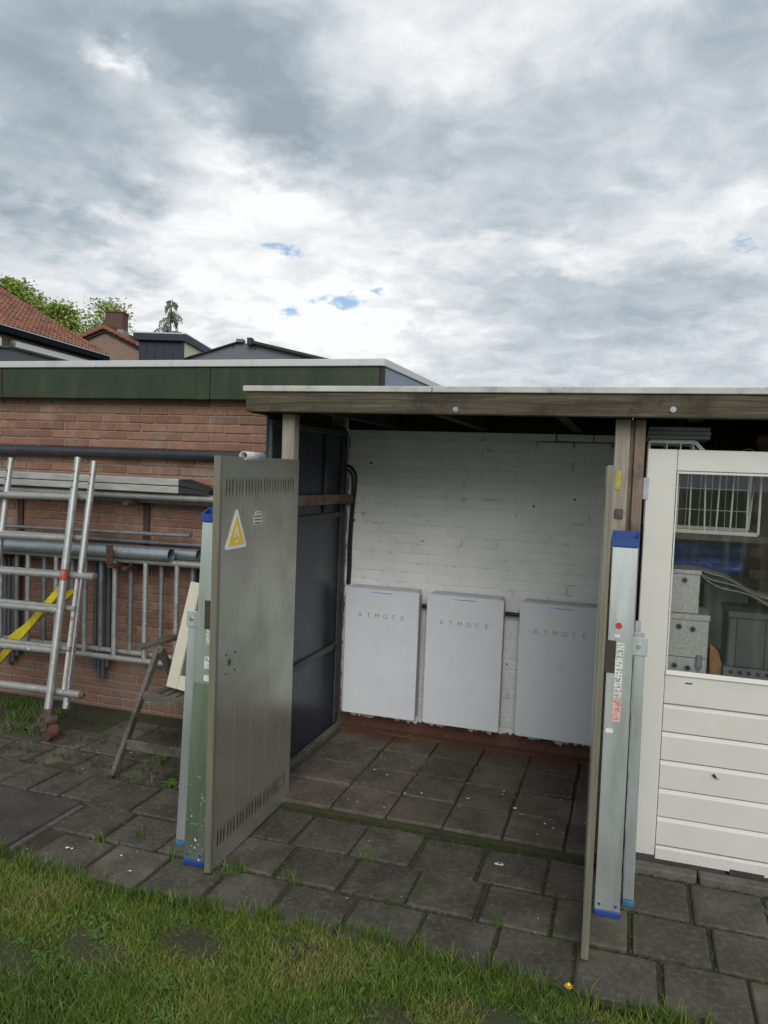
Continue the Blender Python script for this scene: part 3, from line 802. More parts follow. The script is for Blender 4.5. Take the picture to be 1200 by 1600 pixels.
for _ in range(26): fleck(RNG.uniform(-1.2,1.7), RNG.uniform(-.55,.3), .002, RNG.uniform(.0012,.004))
for q in ((-.995,-.432,.012),(-.97,-.43,.010),(-.60,-.50,.008),(-.72,-.40,.007),(1.10,.62,.011),(.93,.75,.012)): fleck(q[0],q[1],.003 if q[1]<.4 else .033,q[2])
b.v = [v for v in b.v]
tag(b.build('paint_flakes', 'dropping_white', None, 'stuff', False), 'white paint flakes and grit strewn over the slabs', 'debris')

# ================================================================== BRICK GARAGE
GY = 1.44
gar = thing('brick_garage', (-2.0,1.44,0), 'red brick flat roofed garage with dark green fascia behind the scaffolding', 'garage')
wall = B('wall', (-6.0,GY+.004,-.06), (-.50,GY+.11,2.27), 'mortar', gar)
red = [brick_mesh(.213,.05,.0515,'brick_red',.0022,i) for i in range(9)]
redh = [brick_mesh(.101,.05,.0515,'brick_red',.0022,20+i) for i in range(3)]
PX, PZ = .2235, .0615
joined = MB(); cnt = 0
for j in range(-1, 37):
    z = .03+j*PZ
    if z > 2.25: break
    off = -.50-(PX/2 if j % 2 == 0 else PX)
    k = 0
    while True:
        x = off-k*PX+ (0 if True else 0); k += 1
        if x < -5.9: break
        near = -3.35 < x and ((1.72 < z) or (1.17 < z < 1.60 and x < -1.25) or (.30 < z < 1.12 and -2.15 < x < -1.3 and (j % 1 == 0)))
        yy = GY+.02+RNG.uniform(-.0025,.0025)
        if near and cnt < 300:
            share('brick', RNG.choice(red), (x,yy,z), wall, (0,RNG.uniform(-.006,.006),RNG.uniform(-.008,.008))); cnt += 1
        else: joined.box((x-.1065,GY-.004,z-.0257),(x+.1065,GY+.045,z+.0257),.004)
joined.build('brick', 'brick_red', wall, 'stuff', False)
# fascia, trim, roof
FZ0, FZ1, FZ2 = 2.258, 2.474, 2.524
B('fascia_board', (-3.10,1.335,FZ0), (-1.452,1.36,FZ1), 'fascia_green', gar, .003)
B('fascia_board', (-1.338,1.335,FZ0), (-.125,1.36,FZ1), 'fascia_green', gar, .003)
B('fascia_board', (-6.0,1.335,FZ0), (-3.128,1.36,FZ1), 'fascia_green', gar, .003)
B('joint_cover', (-1.449,1.331,FZ0-.002), (-1.341,1.357,FZ1), 'fascia_green', gar, .003)
B('joint_cover', (-3.127,1.331,FZ0-.002), (-3.101,1.357,FZ1), 'verge_dark', gar, .002)
B('corner_post', (-.122,1.338,FZ0), (-.096,1.372,FZ1), 'verge_dark', gar, .002)
B('side_fascia', (-.124,1.375,FZ0), (-.098,4.9,FZ1), 'fascia_bluish_lit', gar, .002)
for x0, x1 in ((-6.0,-2.26),(-2.257,-.088)):
    MB().box((x0,1.318,FZ1+.003),(x1,1.345,FZ2),.004).box((x0,1.3455,FZ2-.006),(x1,1.44,FZ2-.001)).build('roof_trim', 'trim_alu', gar)
MB().box((-.118,1.347,FZ1+.003),(-.086,4.9,FZ2+.002),.004).build('roof_trim', 'trim_alu', gar)
B('roof', (-6.0,1.362,FZ1-.05), (-.126,4.9,FZ2-.012), 'roof_felt', gar)
B('side_wall', (-.62,GY+.12,-.06), (-.502,4.8,2.27), 'mortar', gar)
# the black pipe along the wall
b = MB().tube((-6,1.385,1.856),(-.52,1.385,1.878),.037,16)
pp = b.build('drain_pipe', 'drain_black', gar)
for x in (-2.58, -1.0): MB().tube((x-.012,1.385,1.868),(x+.012,1.385,1.868),.0405,16).build('pipe_clip', 'drain_black', pp)
# rusty brackets that carry the stored tubes
for (x, zt, zb) in ((-1.88,1.52,1.13),(-3.0,1.52,1.13)):
    q = MB().box((x-.024,GY-.026,zb),(x+.024,GY-.008,zt),.002)
    for z in (1.535, 1.085):
        q.box((x-.02,GY-.27,z-.025),(x+.02,GY-.027,z-.001),.002)
    q.build('wall_bracket', 'rust_bracket', gar)
for x in (-1.965, -3.05):
    MB().box((x-.027,1.12,1.10),(x+.027,1.128,1.235),.002).box((x-.027,1.128,1.075),(x+.027,GY-.01,1.098),.002).build('wall_bracket', 'rust_bracket', gar)

# ================================================================== WHITEWASHED BACK WALL
WY = 1.70
ww = thing('painted_brick_wall', (.45,WY,0), 'whitewashed brick wall at the back of the open shed', 'wall')
B('joint_bed', (-.452,WY+.003,-.06), (1.42,WY+.10,2.30), 'whitewash_joint', ww)
wh = [brick_mesh(.226,.05,.059,'whitewash_brick',.0022,50+i) for i in range(9)]
whh = [brick_mesh(.108,.05,.059,'whitewash_brick',.002,70+i) for i in range(3)]
QX, QZ = .2335, .0655
for j in range(33):
    z = .045+j*QZ
    if z > 2.12: break
    x = -.440+(QX/2 if j % 2 else QX/4)
    if j % 2 == 0: share('brick', RNG.choice(whh), (-.446+.054,WY+.0262,z), ww); x = -.440+.113+QX/2
    while x < 1.33:
        share('brick', RNG.choice(wh), (x,WY+.0262+RNG.uniform(-.0014,.0012),z), ww, (0,RNG.uniform(-.007,.007),RNG.uniform(-.008,.008))); x += QX
# back wall of the right hand bay, dark boards added for its shade
bay = thing('bay_back_wall', (2.5,WY,0), 'back wall of the storage bay behind the white door, its shade made by added dark boards', 'wall')
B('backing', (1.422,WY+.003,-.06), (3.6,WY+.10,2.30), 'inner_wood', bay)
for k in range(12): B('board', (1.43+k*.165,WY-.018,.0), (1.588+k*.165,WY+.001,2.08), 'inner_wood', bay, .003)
pier = thing('brick_pier', (2.30,1.42,1.5), 'short stretch of brick pier seen through the white door window', 'pier')
B('core', (2.135,1.315,0), (2.545,1.695,2.1), 'mortar', pier)
for j in range(34):
    z = .03+j*PZ
    if z > 2.07: break
    for x in ((2.24,2.44) if j % 2 == 0 else (2.185,2.36)):
        if z > 1.3: share('brick', RNG.choice(red), (x,1.325,z), pier)

# ================================================================== THE OPEN SHED
shed = thing('open_shed', (.9,.45,0), 'low wooden lean-to shed with weathered beam and swung open steel doors', 'shed')
BY = .30
# fascia beam: two lengths with knots and bolts
bm_ = MB().box((-.515,BY,2.104),(3.4,BY+.055,2.207),.004); beam = bm_.build('front_beam', 'beam_wood', shed)
for (x, z) in ((.611,2.128),(1.593,2.140)):
    MB().tube((x,BY-.006,z),(x,BY,z),.013,16,.006).tube((x,BY-.008,z),(x,BY-.001,z),.0065,6).build('bolt', 'galvanized', beam)
for x0, x1 in ((-.528,.489),(.4925,3.4)):
    MB().box((x0,BY-.012,2.2085),(x1,BY+.012,2.238),.003).box((x0,BY+.0125,2.231),(x1,BY+.12,2.2365)).build('roof_trim', 'roof_trim_white', shed)
MB().box((-.528,BY+.013,2.2085),(-.512,1.7,2.238)).build('roof_trim', 'roof_trim_white', shed)
MB().box((-.505,BY+.058,2.2085),(3.4,1.80,2.2305)).build('roof', 'roof_felt', shed)
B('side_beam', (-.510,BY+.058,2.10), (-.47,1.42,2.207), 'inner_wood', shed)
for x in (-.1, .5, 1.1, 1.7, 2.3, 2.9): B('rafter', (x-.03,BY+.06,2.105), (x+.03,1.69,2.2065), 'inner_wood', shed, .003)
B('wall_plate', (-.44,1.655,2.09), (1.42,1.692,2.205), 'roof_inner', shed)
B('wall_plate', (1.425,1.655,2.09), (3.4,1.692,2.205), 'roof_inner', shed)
# posts
B('post', (-.348,.40,-.02), (-.278,.47,2.103), 'post_wood', shed, .004)
B('post', (1.350,.41,-.02), (1.418,.48,2.103), 'post_wood', shed, .004)
B('post', (1.438,.42,-.02), (1.485,.50,2.103), 'post_wood_brown', shed, .004)
B('post', (1.420,.44,-.02), (1.436,.53,2.103), 'post_wood_brown', shed)
p3 = B('post_sticker', (1.362,.4065,1.775), (1.386,.4095,1.862), 'sticker_lime', shed)
MB().box((1.366,.400,1.64),(1.404,.409,1.685),.003).tube((1.385,.394,1.662),(1.385,.402,1.662),.011,12).build('lock_catch', 'steel_frame', shed)
# dark blue steel side wall with its frame
sp_ = MB().box((-.478,.475,.03),(-.466,1.69,2.10)); side = sp_.build('side_panel', 'blue_panel', shed)
for z in (.602, 1.508, 2.06): B('frame_rail', (-.465,.50,z-.018), (-.444,1.668,z+.018), 'steel_frame', side, .003)
B('frame_rail', (-.465,1.672,.05), (-.452,1.694,2.08), 'steel_frame', side, .003)
B('frame_rail', (-.465,1.60,.05), (-.453,1.668,2.04), 'steel_frame', side, .003)
B('frame_rail', (-.465,1.30,1.53), (-.446,1.335,2.035), 'steel_frame', side, .003)
B('frame_rail', (-.465,.478,.05), (-.444,.498,2.08), 'steel_frame', side, .003)
br = MB().bar((-.412,.52,1.628),(-.405,1.700,1.615),.022,.062,(0,0,1),.004).build('batten', 'batten_wood', shed)
for y in (1.15, 1.60): MB().tube((-.399,y,1.622),(-.392,y,1.621),.016,10).build('bolt', 'steel_frame', br)

# ---- the vented steel doors
def steel_door(H, F, z0, z1, thick, side_sign, label):
    """H hinge end, F free end (2D). side_sign: +1 puts the vented face on the +x side"""
    u = Vector((H[0]-F[0], H[1]-F[1], 0)); W = u.length; u.normalize()
    n = Vector((u.y, -u.x, 0)) * side_sign
    M = frame_M((F[0],F[1],0), u, n, (0,0,1))          # local: x from free end to hinge, y out of the vented face, z up
    b = MB(); g0 = .05; groups = 8
    pitch = (W-2*g0)/groups
    cs = []
    for g in range(groups):
        for k in range(3): cs.append(g0+pitch*(g+.16)+k*.029)
    sw = .0072
    bands = ((.092,.190),(z1-.182,z1-.090))
    def rect(x0,x1,a,c): b.add([(x0,0,a),(x1,0,a),(x1,0,c),(x0,0,c)], [(0,1,2,3)], 0, False, M)
    zcur = z0
    for (a, c) in bands:
        rect(0, W, zcur, a); zcur = c
        xs = [0]+cs+[W]
        for i in range(len(xs)-1):
            l, r = xs[i], xs[i+1]; lw = sw if i > 0 else 0; rw = sw if i < len(xs)-2 else 0
            rect(l+lw, r-rw, a, c)
            e = (c-a)*.30
            if lw:
                b.add([(l,0,a),(l+lw,0,a),(l+lw,0,a+e)], [(0,1,2)], 0, False, M); b.add([(l,0,c),(l+lw,0,c-e),(l+lw,0,c)], [(0,1,2)], 0, False, M)
            if rw:
                b.add([(r,0,a),(r-rw,0,a+e),(r-rw,0,a)], [(0,1,2)], 0, False, M); b.add([(r,0,c),(r-rw,0,c),(r-rw,0,c-e)], [(0,1,2)], 0, False, M)
    rect(0, W, zcur, z1)
    # back sheet, returns
    T = thick
    b.add([(0,-T,z0),(W,-T,z0),(W,-T,z1),(0,-T,z1)], [(3,2,1,0)], 0, False, M)
    b.add([(0,0,z0),(0,-T,z0),(0,-T,z1),(0,0,z1)], [(0,1,2,3)], 1, False, M)
    b.add([(W,0,z0),(W,-T,z0),(W,-T,z1),(W,0,z1)], [(3,2,1,0)], 1, False, M)
    b.add([(0,0,z1),(W,0,z1),(W,-T,z1),(0,-T,z1)], [(0,1,2,3)], 1, False, M)
    b.add([(0,0,z0),(W,0,z0),(W,-T,z0),(0,-T,z0)], [(3,2,1,0)], 1, False, M)
    # folded lip along the free edge
    b.box((.0,.0006,z0+.002),(.020,.004,z1-.002),.001,1,M)
    d = b.build('steel_door', ['door_metal','door_edge_metal'], shed, None, False); d['label'] = label
    return d, M, W
dl, ML, WL = steel_door((-.268,.455), (-.256,-.406), .012, 1.862, .028, 1, 'left grey steel door with vent slots and yellow triangle sticker')
# flat seams pressed in the sheet
for x in (.20, .37, .54, .70): MB().box((x-.0012,.0002,.22),(x+.0012,.0007,1.66),0,0,ML).build('seam', 'door_metal', dl)
# triangle sticker with white border and letter
def tri(c, w, h_, r, y0, y1):
    (cx, cz) = c; pts = [(cx-w/2,cz),(cx+w/2,cz),(cx,cz+h_)]; out = []
    for i in range(3):
        p0 = Vector(pts[i-1]); p1 = Vector(pts[i]); p2 = Vector(pts[(i+1)%3])
        a = p1+(p0-p1).normalized()*r; c_ = p1+(p2-p1).normalized()*r
        for t in (0,.33,.67,1): out.append(tuple(a*(1-t)**2+p1*2*t*(1-t)+c_*t*t))
    return out
SX = .164
MB().prism(tri((SX,1.446),.212,.186,.02,0,0), .0015, .0030, 'y', 0, ML).build('warning_sticker', 'sticker_white', dl)
b = MB().prism(tri((SX,1.462),.158,.136,.008,0,0), .0032, .0040, 'y', 0, ML); st = b.build('sticker_face', 'sticker_yellow', dl)
MT_ = ML @ frame_M((SX,.0046,1.497), (1,0,0), (0,0,1), (0,1,0))
b = MB(); text_into(b, 'A', .072, MT_, 0, .0003, .0012)
for x in (-.012,-.004,.005,.013): b.box((SX+x-.003,.0042,1.474),(SX+x+.003,.0048,1.482),0,0,ML)
b.build('lettering', 'sticker_white', dl)
b = MB().box((.335,.0015,1.542),(.425,.0024,1.590),0,0,ML).box((.350,.0015,1.5915),(.405,.0024,1.606),0,0,ML); lb = b.build('label_sheet', 'label_white', dl)
b = MB()
for z in (1.582, 1.566, 1.550):
    x = .342
    while x < .416:
        w = RNG.uniform(.004,.012); b.box((x,.0026,z-.0035),(min(x+w,.418),.0031,z+.0035),0,0,ML); x += w+.003
b.box((.358,.0026,1.597),(.398,.0031,1.600),0,0,ML)
b.build('lettering', 'label_ink', dl)
# key holes and worn outline of the old lock
b = MB()
for x in (.124, .140): b.tube(ML @ Vector((x,.0005,.940)), ML @ Vector((x,.0020,.940)), .0045, 8).box((x-.003,.0005,.918),(x+.003,.0020,.938),0,0,ML)
b.build('keyhole', 'black_plastic', dl)
b = MB()
for (x, z) in ((.10,.97),(.185,.965),(.10,.885),(.185,.885)): b.tube(ML @ Vector((x,0,z)), ML @ Vector((x,.003,z)), .005, 8)
b.build('screw', 'steel_frame', dl)
# rolled clip over the top edge
b = MB(); n = 16; vs = []
for t in range(2):
    x = .235+t*.195
    for ring in (.022, .019):
        for i in range(n+1):
            a = -.55*PI+1.75*PI*i/n; vs.append((x, -.010+ring*math.cos(a), 1.866+ring*math.sin(a)))
k = n+1
f = [(i,i+1,2*k+i+1,2*k+i) for i in range(n)]+[(k+i+1,k+i,3*k+i,3*k+i+1) for i in range(n)]+[(i,k+i,k+i+1,i+1) for i in range(n)]+[(2*k+i,2*k+i+1,3*k+i+1,3*k+i) for i in range(n)]
b.add(vs, f, 0, True, ML); b.build('edge_clip', 'trim_alu', dl)
MB().box((-.318,-.398,1.10),(-.2865,-.392,1.227),.001).build('latch_plate', 'latch_brown', dl)

dr, MR, WR = steel_door((1.312,.415), (1.350,-.430), .010, 1.875, .024, -1, 'right steel door standing open edge-on beside the blue capped ladder')
MB().box((1.3765,-.414,1.108),(1.412,-.408,1.230),.001).build('latch_plate', 'latch_brown', dr)
MB().box((.0,-.0115,.012),(.004,-.0125,1.87),0,0,MR).build('seam', 'verge_dark', dr)

# ---- white half glazed door
wx0, wx1, wy0, wy1 = 1.499, 2.42, .452, .492
zb, zt = .035, 1.97
wd = B('white_door', (wx0,wy0,zb+.004), (1.630,wy1,zt), 'white_paint', shed, .004); wd['label'] = 'white painted half glazed door with horizontal boards'
wd.data.materials[0] = MATS['white_paint_dirty']
B('door_stile', (2.30,wy0,zb+.05), (wx1,wy1,zt), 'white_paint', wd, .004)
B('door_rail', (1.6315,wy0+.001,1.872), (2.2985,wy1,zt), 'white_paint', wd, .003)
MB().box((1.6315,wy0+.0005,.782),(2.2985,wy1,.930),.003).prism([(wy0-.010,.922),(wy0+.006,.940),(wy0+.02,.935),(wy0+.006,.920)], 1.634, 2.296, 'x').build('door_rail', 'white_paint', wd)
zs = [.780,.645,.508,.371,.235,.098]
for i in range(5):
    z1_, z0_ = zs[i], zs[i+1]
    # v-jointed board: a bevelled upper lip catches the light
    MB().prism([(wy0+.008,z0_+.003),(wy0+.008,z1_-.022),(wy0+.0165,z1_-.004),(wy1-.006,z1_-.004),(wy1-.006,z0_+.003)], 1.6335, 2.2965, 'x').build('board', 'white_paint_dirty', wd)
MB().prism([(wy0-.004,zb),(wy0-.004,zb+.050),(wy0+.006,.094),(wy1,.094),(wy1,zb)], 1.6335, 2.2965, 'x').build('weather_board', 'white_paint_dirty', wd)
B('pane', (1.6325,wy0+.022,.936), (2.2975,wy0+.026,1.870), 'glass', wd)
MB().box((1.6335,wy0+.004,1.860),(2.2965,wy0+.020,1.870)).box((1.6335,wy0+.004,.942),(1.6395,wy0+.020,1.858)).build('glazing_bead', 'white_paint', wd)
MB().tube((1.490,wy0-.004,1.735),(1.490,wy0-.004,1.835),.006,10).box((1.490,wy0-.0035,1.735),(1.512,wy0-.0005,1.835)).build('hinge', 'gutter_zinc', wd)
MB().tube((1.490,wy0-.004,1.06),(1.490,wy0-.004,1.16),.006,10).box((1.490,wy0-.0035,1.06),(1.512,wy0-.0005,1.16)).build('hinge', 'gutter_zinc', wd)
MB().box((1.722,wy0-.0006,.884),(1.752,wy0+.0004,.891)).build('slot', 'label_ink', wd)
b = MB().path([(1.862,wy0+.004,.470),(1.875,wy0-.004,.462),(1.890,wy0-.002,.458)], .002, 5).path([(1.866,wy0-.002,.478),(1.878,wy0-.005,.466)], .0045, 6)
tag(b.build('twig', 'verge_dark', None), 'tiny dark twig caught in a board joint of the white door', 'twig')
B('right_end_wall', (3.36,.5,0), (3.42,1.69,2.10), 'inner_wood', shed)
B('front_boarding', (2.44,.46,.05), (3.40,.50,2.10), 'white_paint', shed)

# ================================================================== WALL BATTERIES
def battery(x0, x1, label):
    z0, z1, yf = .157, 1.018, 1.548
    t = thing('home_battery', ((x0+x1)/2,1.69,z0), label, 'battery', 'wall hung batteries')
    MB().box((x0+.006,yf+.016,z0+.004),(x1-.006,1.662,z1-.006),.012).build('casing', 'battery_side', t)
    MB().box((x0+.05,1.662,z0+.05),(x1-.05,1.699,z1-.05)).build('wall_bracket', 'steel_frame', t)
    # front cover with rounded corners, a shadow gap behind it
    r = .016; pts = []
    for (cx, cz, a0) in ((x1-r,z1-r,0),(x0+r,z1-r,90),(x0+r,z0+r,180),(x1-r,z0+r,270)):
        for k in range(5):
            a = math.radians(a0+k*22.5); pts.append((cx+r*math.cos(a), cz+r*math.sin(a)))
    sh = [(p[0]+(.003 if p[0] < (x0+x1)/2 else -.003), p[1]+(.003 if p[1] < .6 else -.003)) for p in pts]
    b = MB(); n = len(pts)
    v = [(p[0],yf+.012,p[1]) for p in pts]+[(p[0],yf+.003,p[1]) for p in pts]+[(p[0],yf,p[1]) for p in sh]
    b.add(v, [(i,(i+1)%n,n+(i+1)%n,n+i) for i in range(n)]+[(n+i,n+(i+1)%n,2*n+(i+1)%n,2*n+i) for i in range(n)]+[tuple(range(2*n,3*n)), tuple(range(n))[::-1]])
    b.build('front_cover', 'battery_white', t)
    # cooling fins along the top
    for k in range(5): MB().box((x0+.02,yf+.030+k*.024,z1-.006),(x1-.02,yf+.042+k*.024,z1+.006),.002).build('fin', 'battery_side', t)
    cx = (x0+x1)/2
    MB().box((cx-.072,yf-.0008,.9945),(cx-.03,yf+.0004,.9985)).build('led_light', 'led_blue', t)
    MB().box((cx-.030,yf-.0008,.9945),(cx+.072,yf+.0004,.9985)).build('led_bar', 'led_bar', t)
    b = MB(); w = .30; LH = .028; LW = .024
    glyph = {'A':[[(-.5,0),(0,1),(.5,0)],[(-.24,.33),(.24,.33)]], 'T':[[(-.5,1),(.5,1)],[(0,0),(0,1)]], 'M':[[(-.55,0),(-.5,1),(0,.35),(.5,1),(.55,0)]],
             'O':[[(.55*math.cos(2*PI*k/14),.5+.5*math.sin(2*PI*k/14)) for k in range(15)]],
             'C':[[(.5*math.cos(math.radians(50+26*k)),.5+.5*math.sin(math.radians(50+26*k))) for k in range(11)]],
             'E':[[(.42,1),(-.4,1),(-.4,0),(.42,0)],[(-.4,.5),(.3,.5)]]}
    for i, chr_ in enumerate('ATMOCE'):
        for line in glyph[chr_]:
            for p_, q_ in zip(line[:-1], line[1:]):
                gx = cx-w/2+w*i/5
                b.bar((gx+p_[0]*LW,yf-.0004,.826+p_[1]*LH),(gx+q_[0]*LW,yf-.0004,.826+q_[1]*LH),.0012,.0036,(1,0,0) if abs(q_[0]-p_[0]) < 1e-6 else (0,0,1))
    b.build('lettering', 'lettering_grey', t)
battery(-.378, .138, 'light grey wall battery in the corner beside the dark blue side wall')
battery(.192, .700, 'light grey wall battery in the middle, between the two other batteries')
battery(.801, 1.312, 'light grey wall battery partly hidden behind the edge of the right steel door')
for (x0, x1, lab) in ((.13,.20,'short black conduit between the corner battery and the middle battery'),(.69,.81,'short black conduit between the middle battery and the battery by the right door')):
    tag(MB().tube((x0,1.655,.918),(x1,1.655,.915),.013,12).build('conduit', 'cable_black', None), lab, 'conduit', 'black conduits joining the batteries')
def cable(pts, r, label):
    # smooth the control points
    P_ = [Vector(p) for p in pts]; out = []
    for i in range(len(P_)-1):
        p0, p1, p2, p3 = P_[max(i-1,0)], P_[i], P_[i+1], P_[min(i+2,len(P_)-1)]
        for k in range(6):
            t = k/6; out.append(.5*((2*p1)+(p2-p0)*t+(2*p0-5*p1+4*p2-p3)*t*t+(3*p1-p0-3*p2+p3)*t**3))
    out.append(P_[-1]); return tag(MB().path(out, r, 8).build('power_cable', 'cable_black', None), label, 'cable', 'black cables on the white wall')
cable([(-.46,1.683,1.845),(-.425,1.683,1.835),(-.395,1.684,1.80),(-.383,1.684,1.755),(-.388,1.684,1.64),(-.398,1.684,1.50),(-.404,1.684,1.30),(-.402,1.684,1.15),(-.406,1.684,1.02)], .0095, 'thick black cable arching highest over the batten to the corner battery')
cable([(-.46,1.672,1.815),(-.43,1.674,1.806),(-.409,1.676,1.775),(-.403,1.676,1.72),(-.405,1.676,1.60),(-.412,1.676,1.45),(-.418,1.676,1.28),(-.414,1.676,1.10),(-.418,1.676,1.02)], .008, 'thinner black cable running on the inside of the arching cable')

# ================================================================== FOLDING LADDERS
def stile_seg(b, p0, p1, w, d, mi=0):
    """upright with its broad side w along x, slim side d along y"""
    b.bar(p0, p1, w, d, (0,1,0), .003, mi)
def ladder(base, label, alu, near, lean, sec, labels):
    (x, y, zt_) = near
    t = thing('folding_ladder', base, label, 'ladder', 'folded ladders beside the doors')
    dxl = lean
    def X(z): return x + dxl*z/1.6
    for (yy, name) in ((y,'stile'),(y+.36,'stile')):
        b = MB(); stile_seg(b, (X(.024),yy,.024), (X(zt_-.03),yy,zt_-.03), .100, .024)
        # rolled flanges
        for s in (-1,1): b.bar((X(.025)+s*.0485,yy+.006,.025),(X(zt_-.031)+s*.0485,yy+.006,zt_-.031), .004, .034, (0,1,0))
        st = b.build(name, alu, t)
        # blue end caps, the top one an open box
        c = MB(); zc = zt_-.038; xc = X(zt_)
        c.box((xc-.055,yy-.019,zc+.004),(xc+.055,yy-.0125,zt_+.002),.001).box((xc-.055,yy+.044,zc+.004),(xc+.055,yy+.050,zt_+.032),.001)
        for s in (-1, 1):
            c.prism([(yy-.0122,zc+.004),(yy+.0437,zc+.004),(yy+.0437,zt_+.0295),(yy-.0122,zt_+.0035)], xc+s*.0485, xc+s*.055, 'x')
        c.box((xc-.0483,yy-.0122,zc),(xc+.0483,yy+.0437,zc+.006)).build('end_cap', 'blue_plastic', t)
        c = MB().box((X(0)-.053,yy-.018,.001),(X(0)+.053,yy+.022,.026),.004).build('foot', 'blue_plastic', t)
        q = MB()
        for s in (-.033,.033): q.tube((X(.06)+s,yy-.0165,.050),(X(.06)+s,yy-.0118,.050),.0065,10)
        q.build('rivet', 'blue_plastic', t)
    for k in range(5):
        z = .22+k*.28
        MB().box((X(z)-.015,y+.0125,z-.015),(X(z)+.015,y+.3475,z+.015),.004).build('rung', alu, t)
    # the outer, slimmer section
    (sx, sy, sz, sw, slean, sdy) = sec
    def S(z): return sx + slean*z/1.13
    for yy in (sy, sy+sdy):
        b = MB(); stile_seg(b, (S(.03),yy,.03), (S(sz),yy,sz), sw, .026)
        for s in (-1,1): b.bar((S(.031)+s*(sw/2-.002),yy+.005,.031),(S(sz-.001)+s*(sw/2-.002),yy+.005,sz-.001), .004, .034, (0,1,0))
        b.build('outer_stile', 'ladder_alu_clean', t)
        MB().box((S(0)-sw/2-.003,yy-.016,.001),(S(0)+sw/2+.003,yy+.020,.028),.004).build('foot', 'blue_plastic_dull', t)
    for k in range(4):
        z = .2+k*.28; MB().box((S(z)-.013,sy+.0135,z-.013),(S(z)+.013,sy+sdy-.0135,z+.013),.004).build('rung', 'ladder_alu_clean', t)
    # joint plate with bolt that holds both sections
    sgn = 1 if sx > x else -1
    a = S(sz-.03)-sgn*.062; b_ = S(sz-.03)+sgn*.030
    pl = MB().box((min(a,b_),sy-.021,sz-.065),(max(a,b_),sy-.0145,sz+.012),.002).build('joint_plate', 'ladder_alu_clean', t)
    MB().tube((S(sz)-.004,sy-.0275,sz-.026),(S(sz)-.004,sy-.021,sz-.026),.010,6).tube((S(sz)-.004,sy-.033,sz-.026),(S(sz)-.004,sy-.0275,sz-.026),.005,8).build('bolt', 'galvanized', pl)
    for (kind, lx, lz, w, hh) in labels:
        yy = y-.0155
        if kind == 'red':
            MB().tube((lx,yy+.0012,lz),(lx,yy,lz),w,20).build('red_sticker', 'red_sticker', t); continue
        sh = MB().box((lx-w/2,yy,lz-hh/2),(lx+w/2,yy+.001,lz+hh/2)).build('label_sheet', {'w':'label_white','p':'label_pink','s':'label_white','o':'dropping_white'}[kind], t)
        if kind in 'wp':
            b = MB(); z = lz+hh/2-.006
            while z > lz-hh/2+.004:
                xx = lx-w/2+.003
                while xx < lx+w/2-.004:
                    ww_ = RNG.uniform(.002,.007)
                    if RNG.random() < .62: b.box((xx,yy-.0005,z-.0014),(min(xx+ww_,lx+w/2-.002),yy-.0001,z+.0014))
                    xx += ww_+.0015
                z -= RNG.choice((.0045,.0045,.010))
            b.build('print', 'label_ink' if kind == 'w' else 'red_sticker', sh)
    t.rotation_euler = (math.radians(-3.4), 0, 0)       # leaning back a little
    return t
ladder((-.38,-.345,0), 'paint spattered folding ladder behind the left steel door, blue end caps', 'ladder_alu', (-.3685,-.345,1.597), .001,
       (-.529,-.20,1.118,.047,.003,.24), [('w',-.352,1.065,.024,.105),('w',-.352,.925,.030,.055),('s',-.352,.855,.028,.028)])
ladder((1.43,-.075,0), 'clean folding ladder right of the right steel door with red round sticker', 'ladder_alu_clean', (1.431,-.075,1.58), -.007,
       (1.515,.05,1.145,.044,-.009,.26), [('red',1.416,1.215,.013,0),('s',1.412,1.172,.022,.012),('w',1.427,1.117,.030,.055),('w',1.424,.998,.030,.165),('p',1.424,.862,.034,.095),('o',1.400,.775,.030,.018)])

# ================================================================== SCAFFOLD FRAMES AND STORED TUBES
GS = 'scaffold frames leaning by the brick wall'
fa = thing('scaffold_ladder', (-2.42,.685,0), 'front aluminium scaffold frame on a rusty castor leaning towards the brick wall', 'scaffold', GS)
def ya(z): return .685+.153*(z-.21)
for x in (-2.08, -2.755):
    b = MB().tube((x,ya(.19),.19),(x,ya(1.62),1.62),.0255,16); u = b.build('upright', 'scaffold_alu', fa)
    b = MB().tube((x,ya(1.60),1.60),(x,ya(1.83),1.83),.0215,16,.017)
    sp2 = b.build('spigot', 'scaffold_alu', u)
    b = MB()
    for z in (1.735, 1.675, 1.63): b.tube((x-.002,ya(z)-.0275,z),(x-.002,ya(z)-.012,z),.0042,8)
    b.build('hole', 'black_plastic', u)
zr = [1.556,1.286,1.045,.82,.56,.31]
for z in zr:
    r = .0225 if z > .5 else .026
    MB().tube((-2.754,ya(z),z-.005),(-2.082,ya(z),z+.008),r,14).build('rung', 'rung_alu', fa)
MB().tube((-2.0801,ya(1.02),1.02),(-2.0801,ya(1.095),1.095),.0262,16).build('red_marking', 'red_paint', fa)
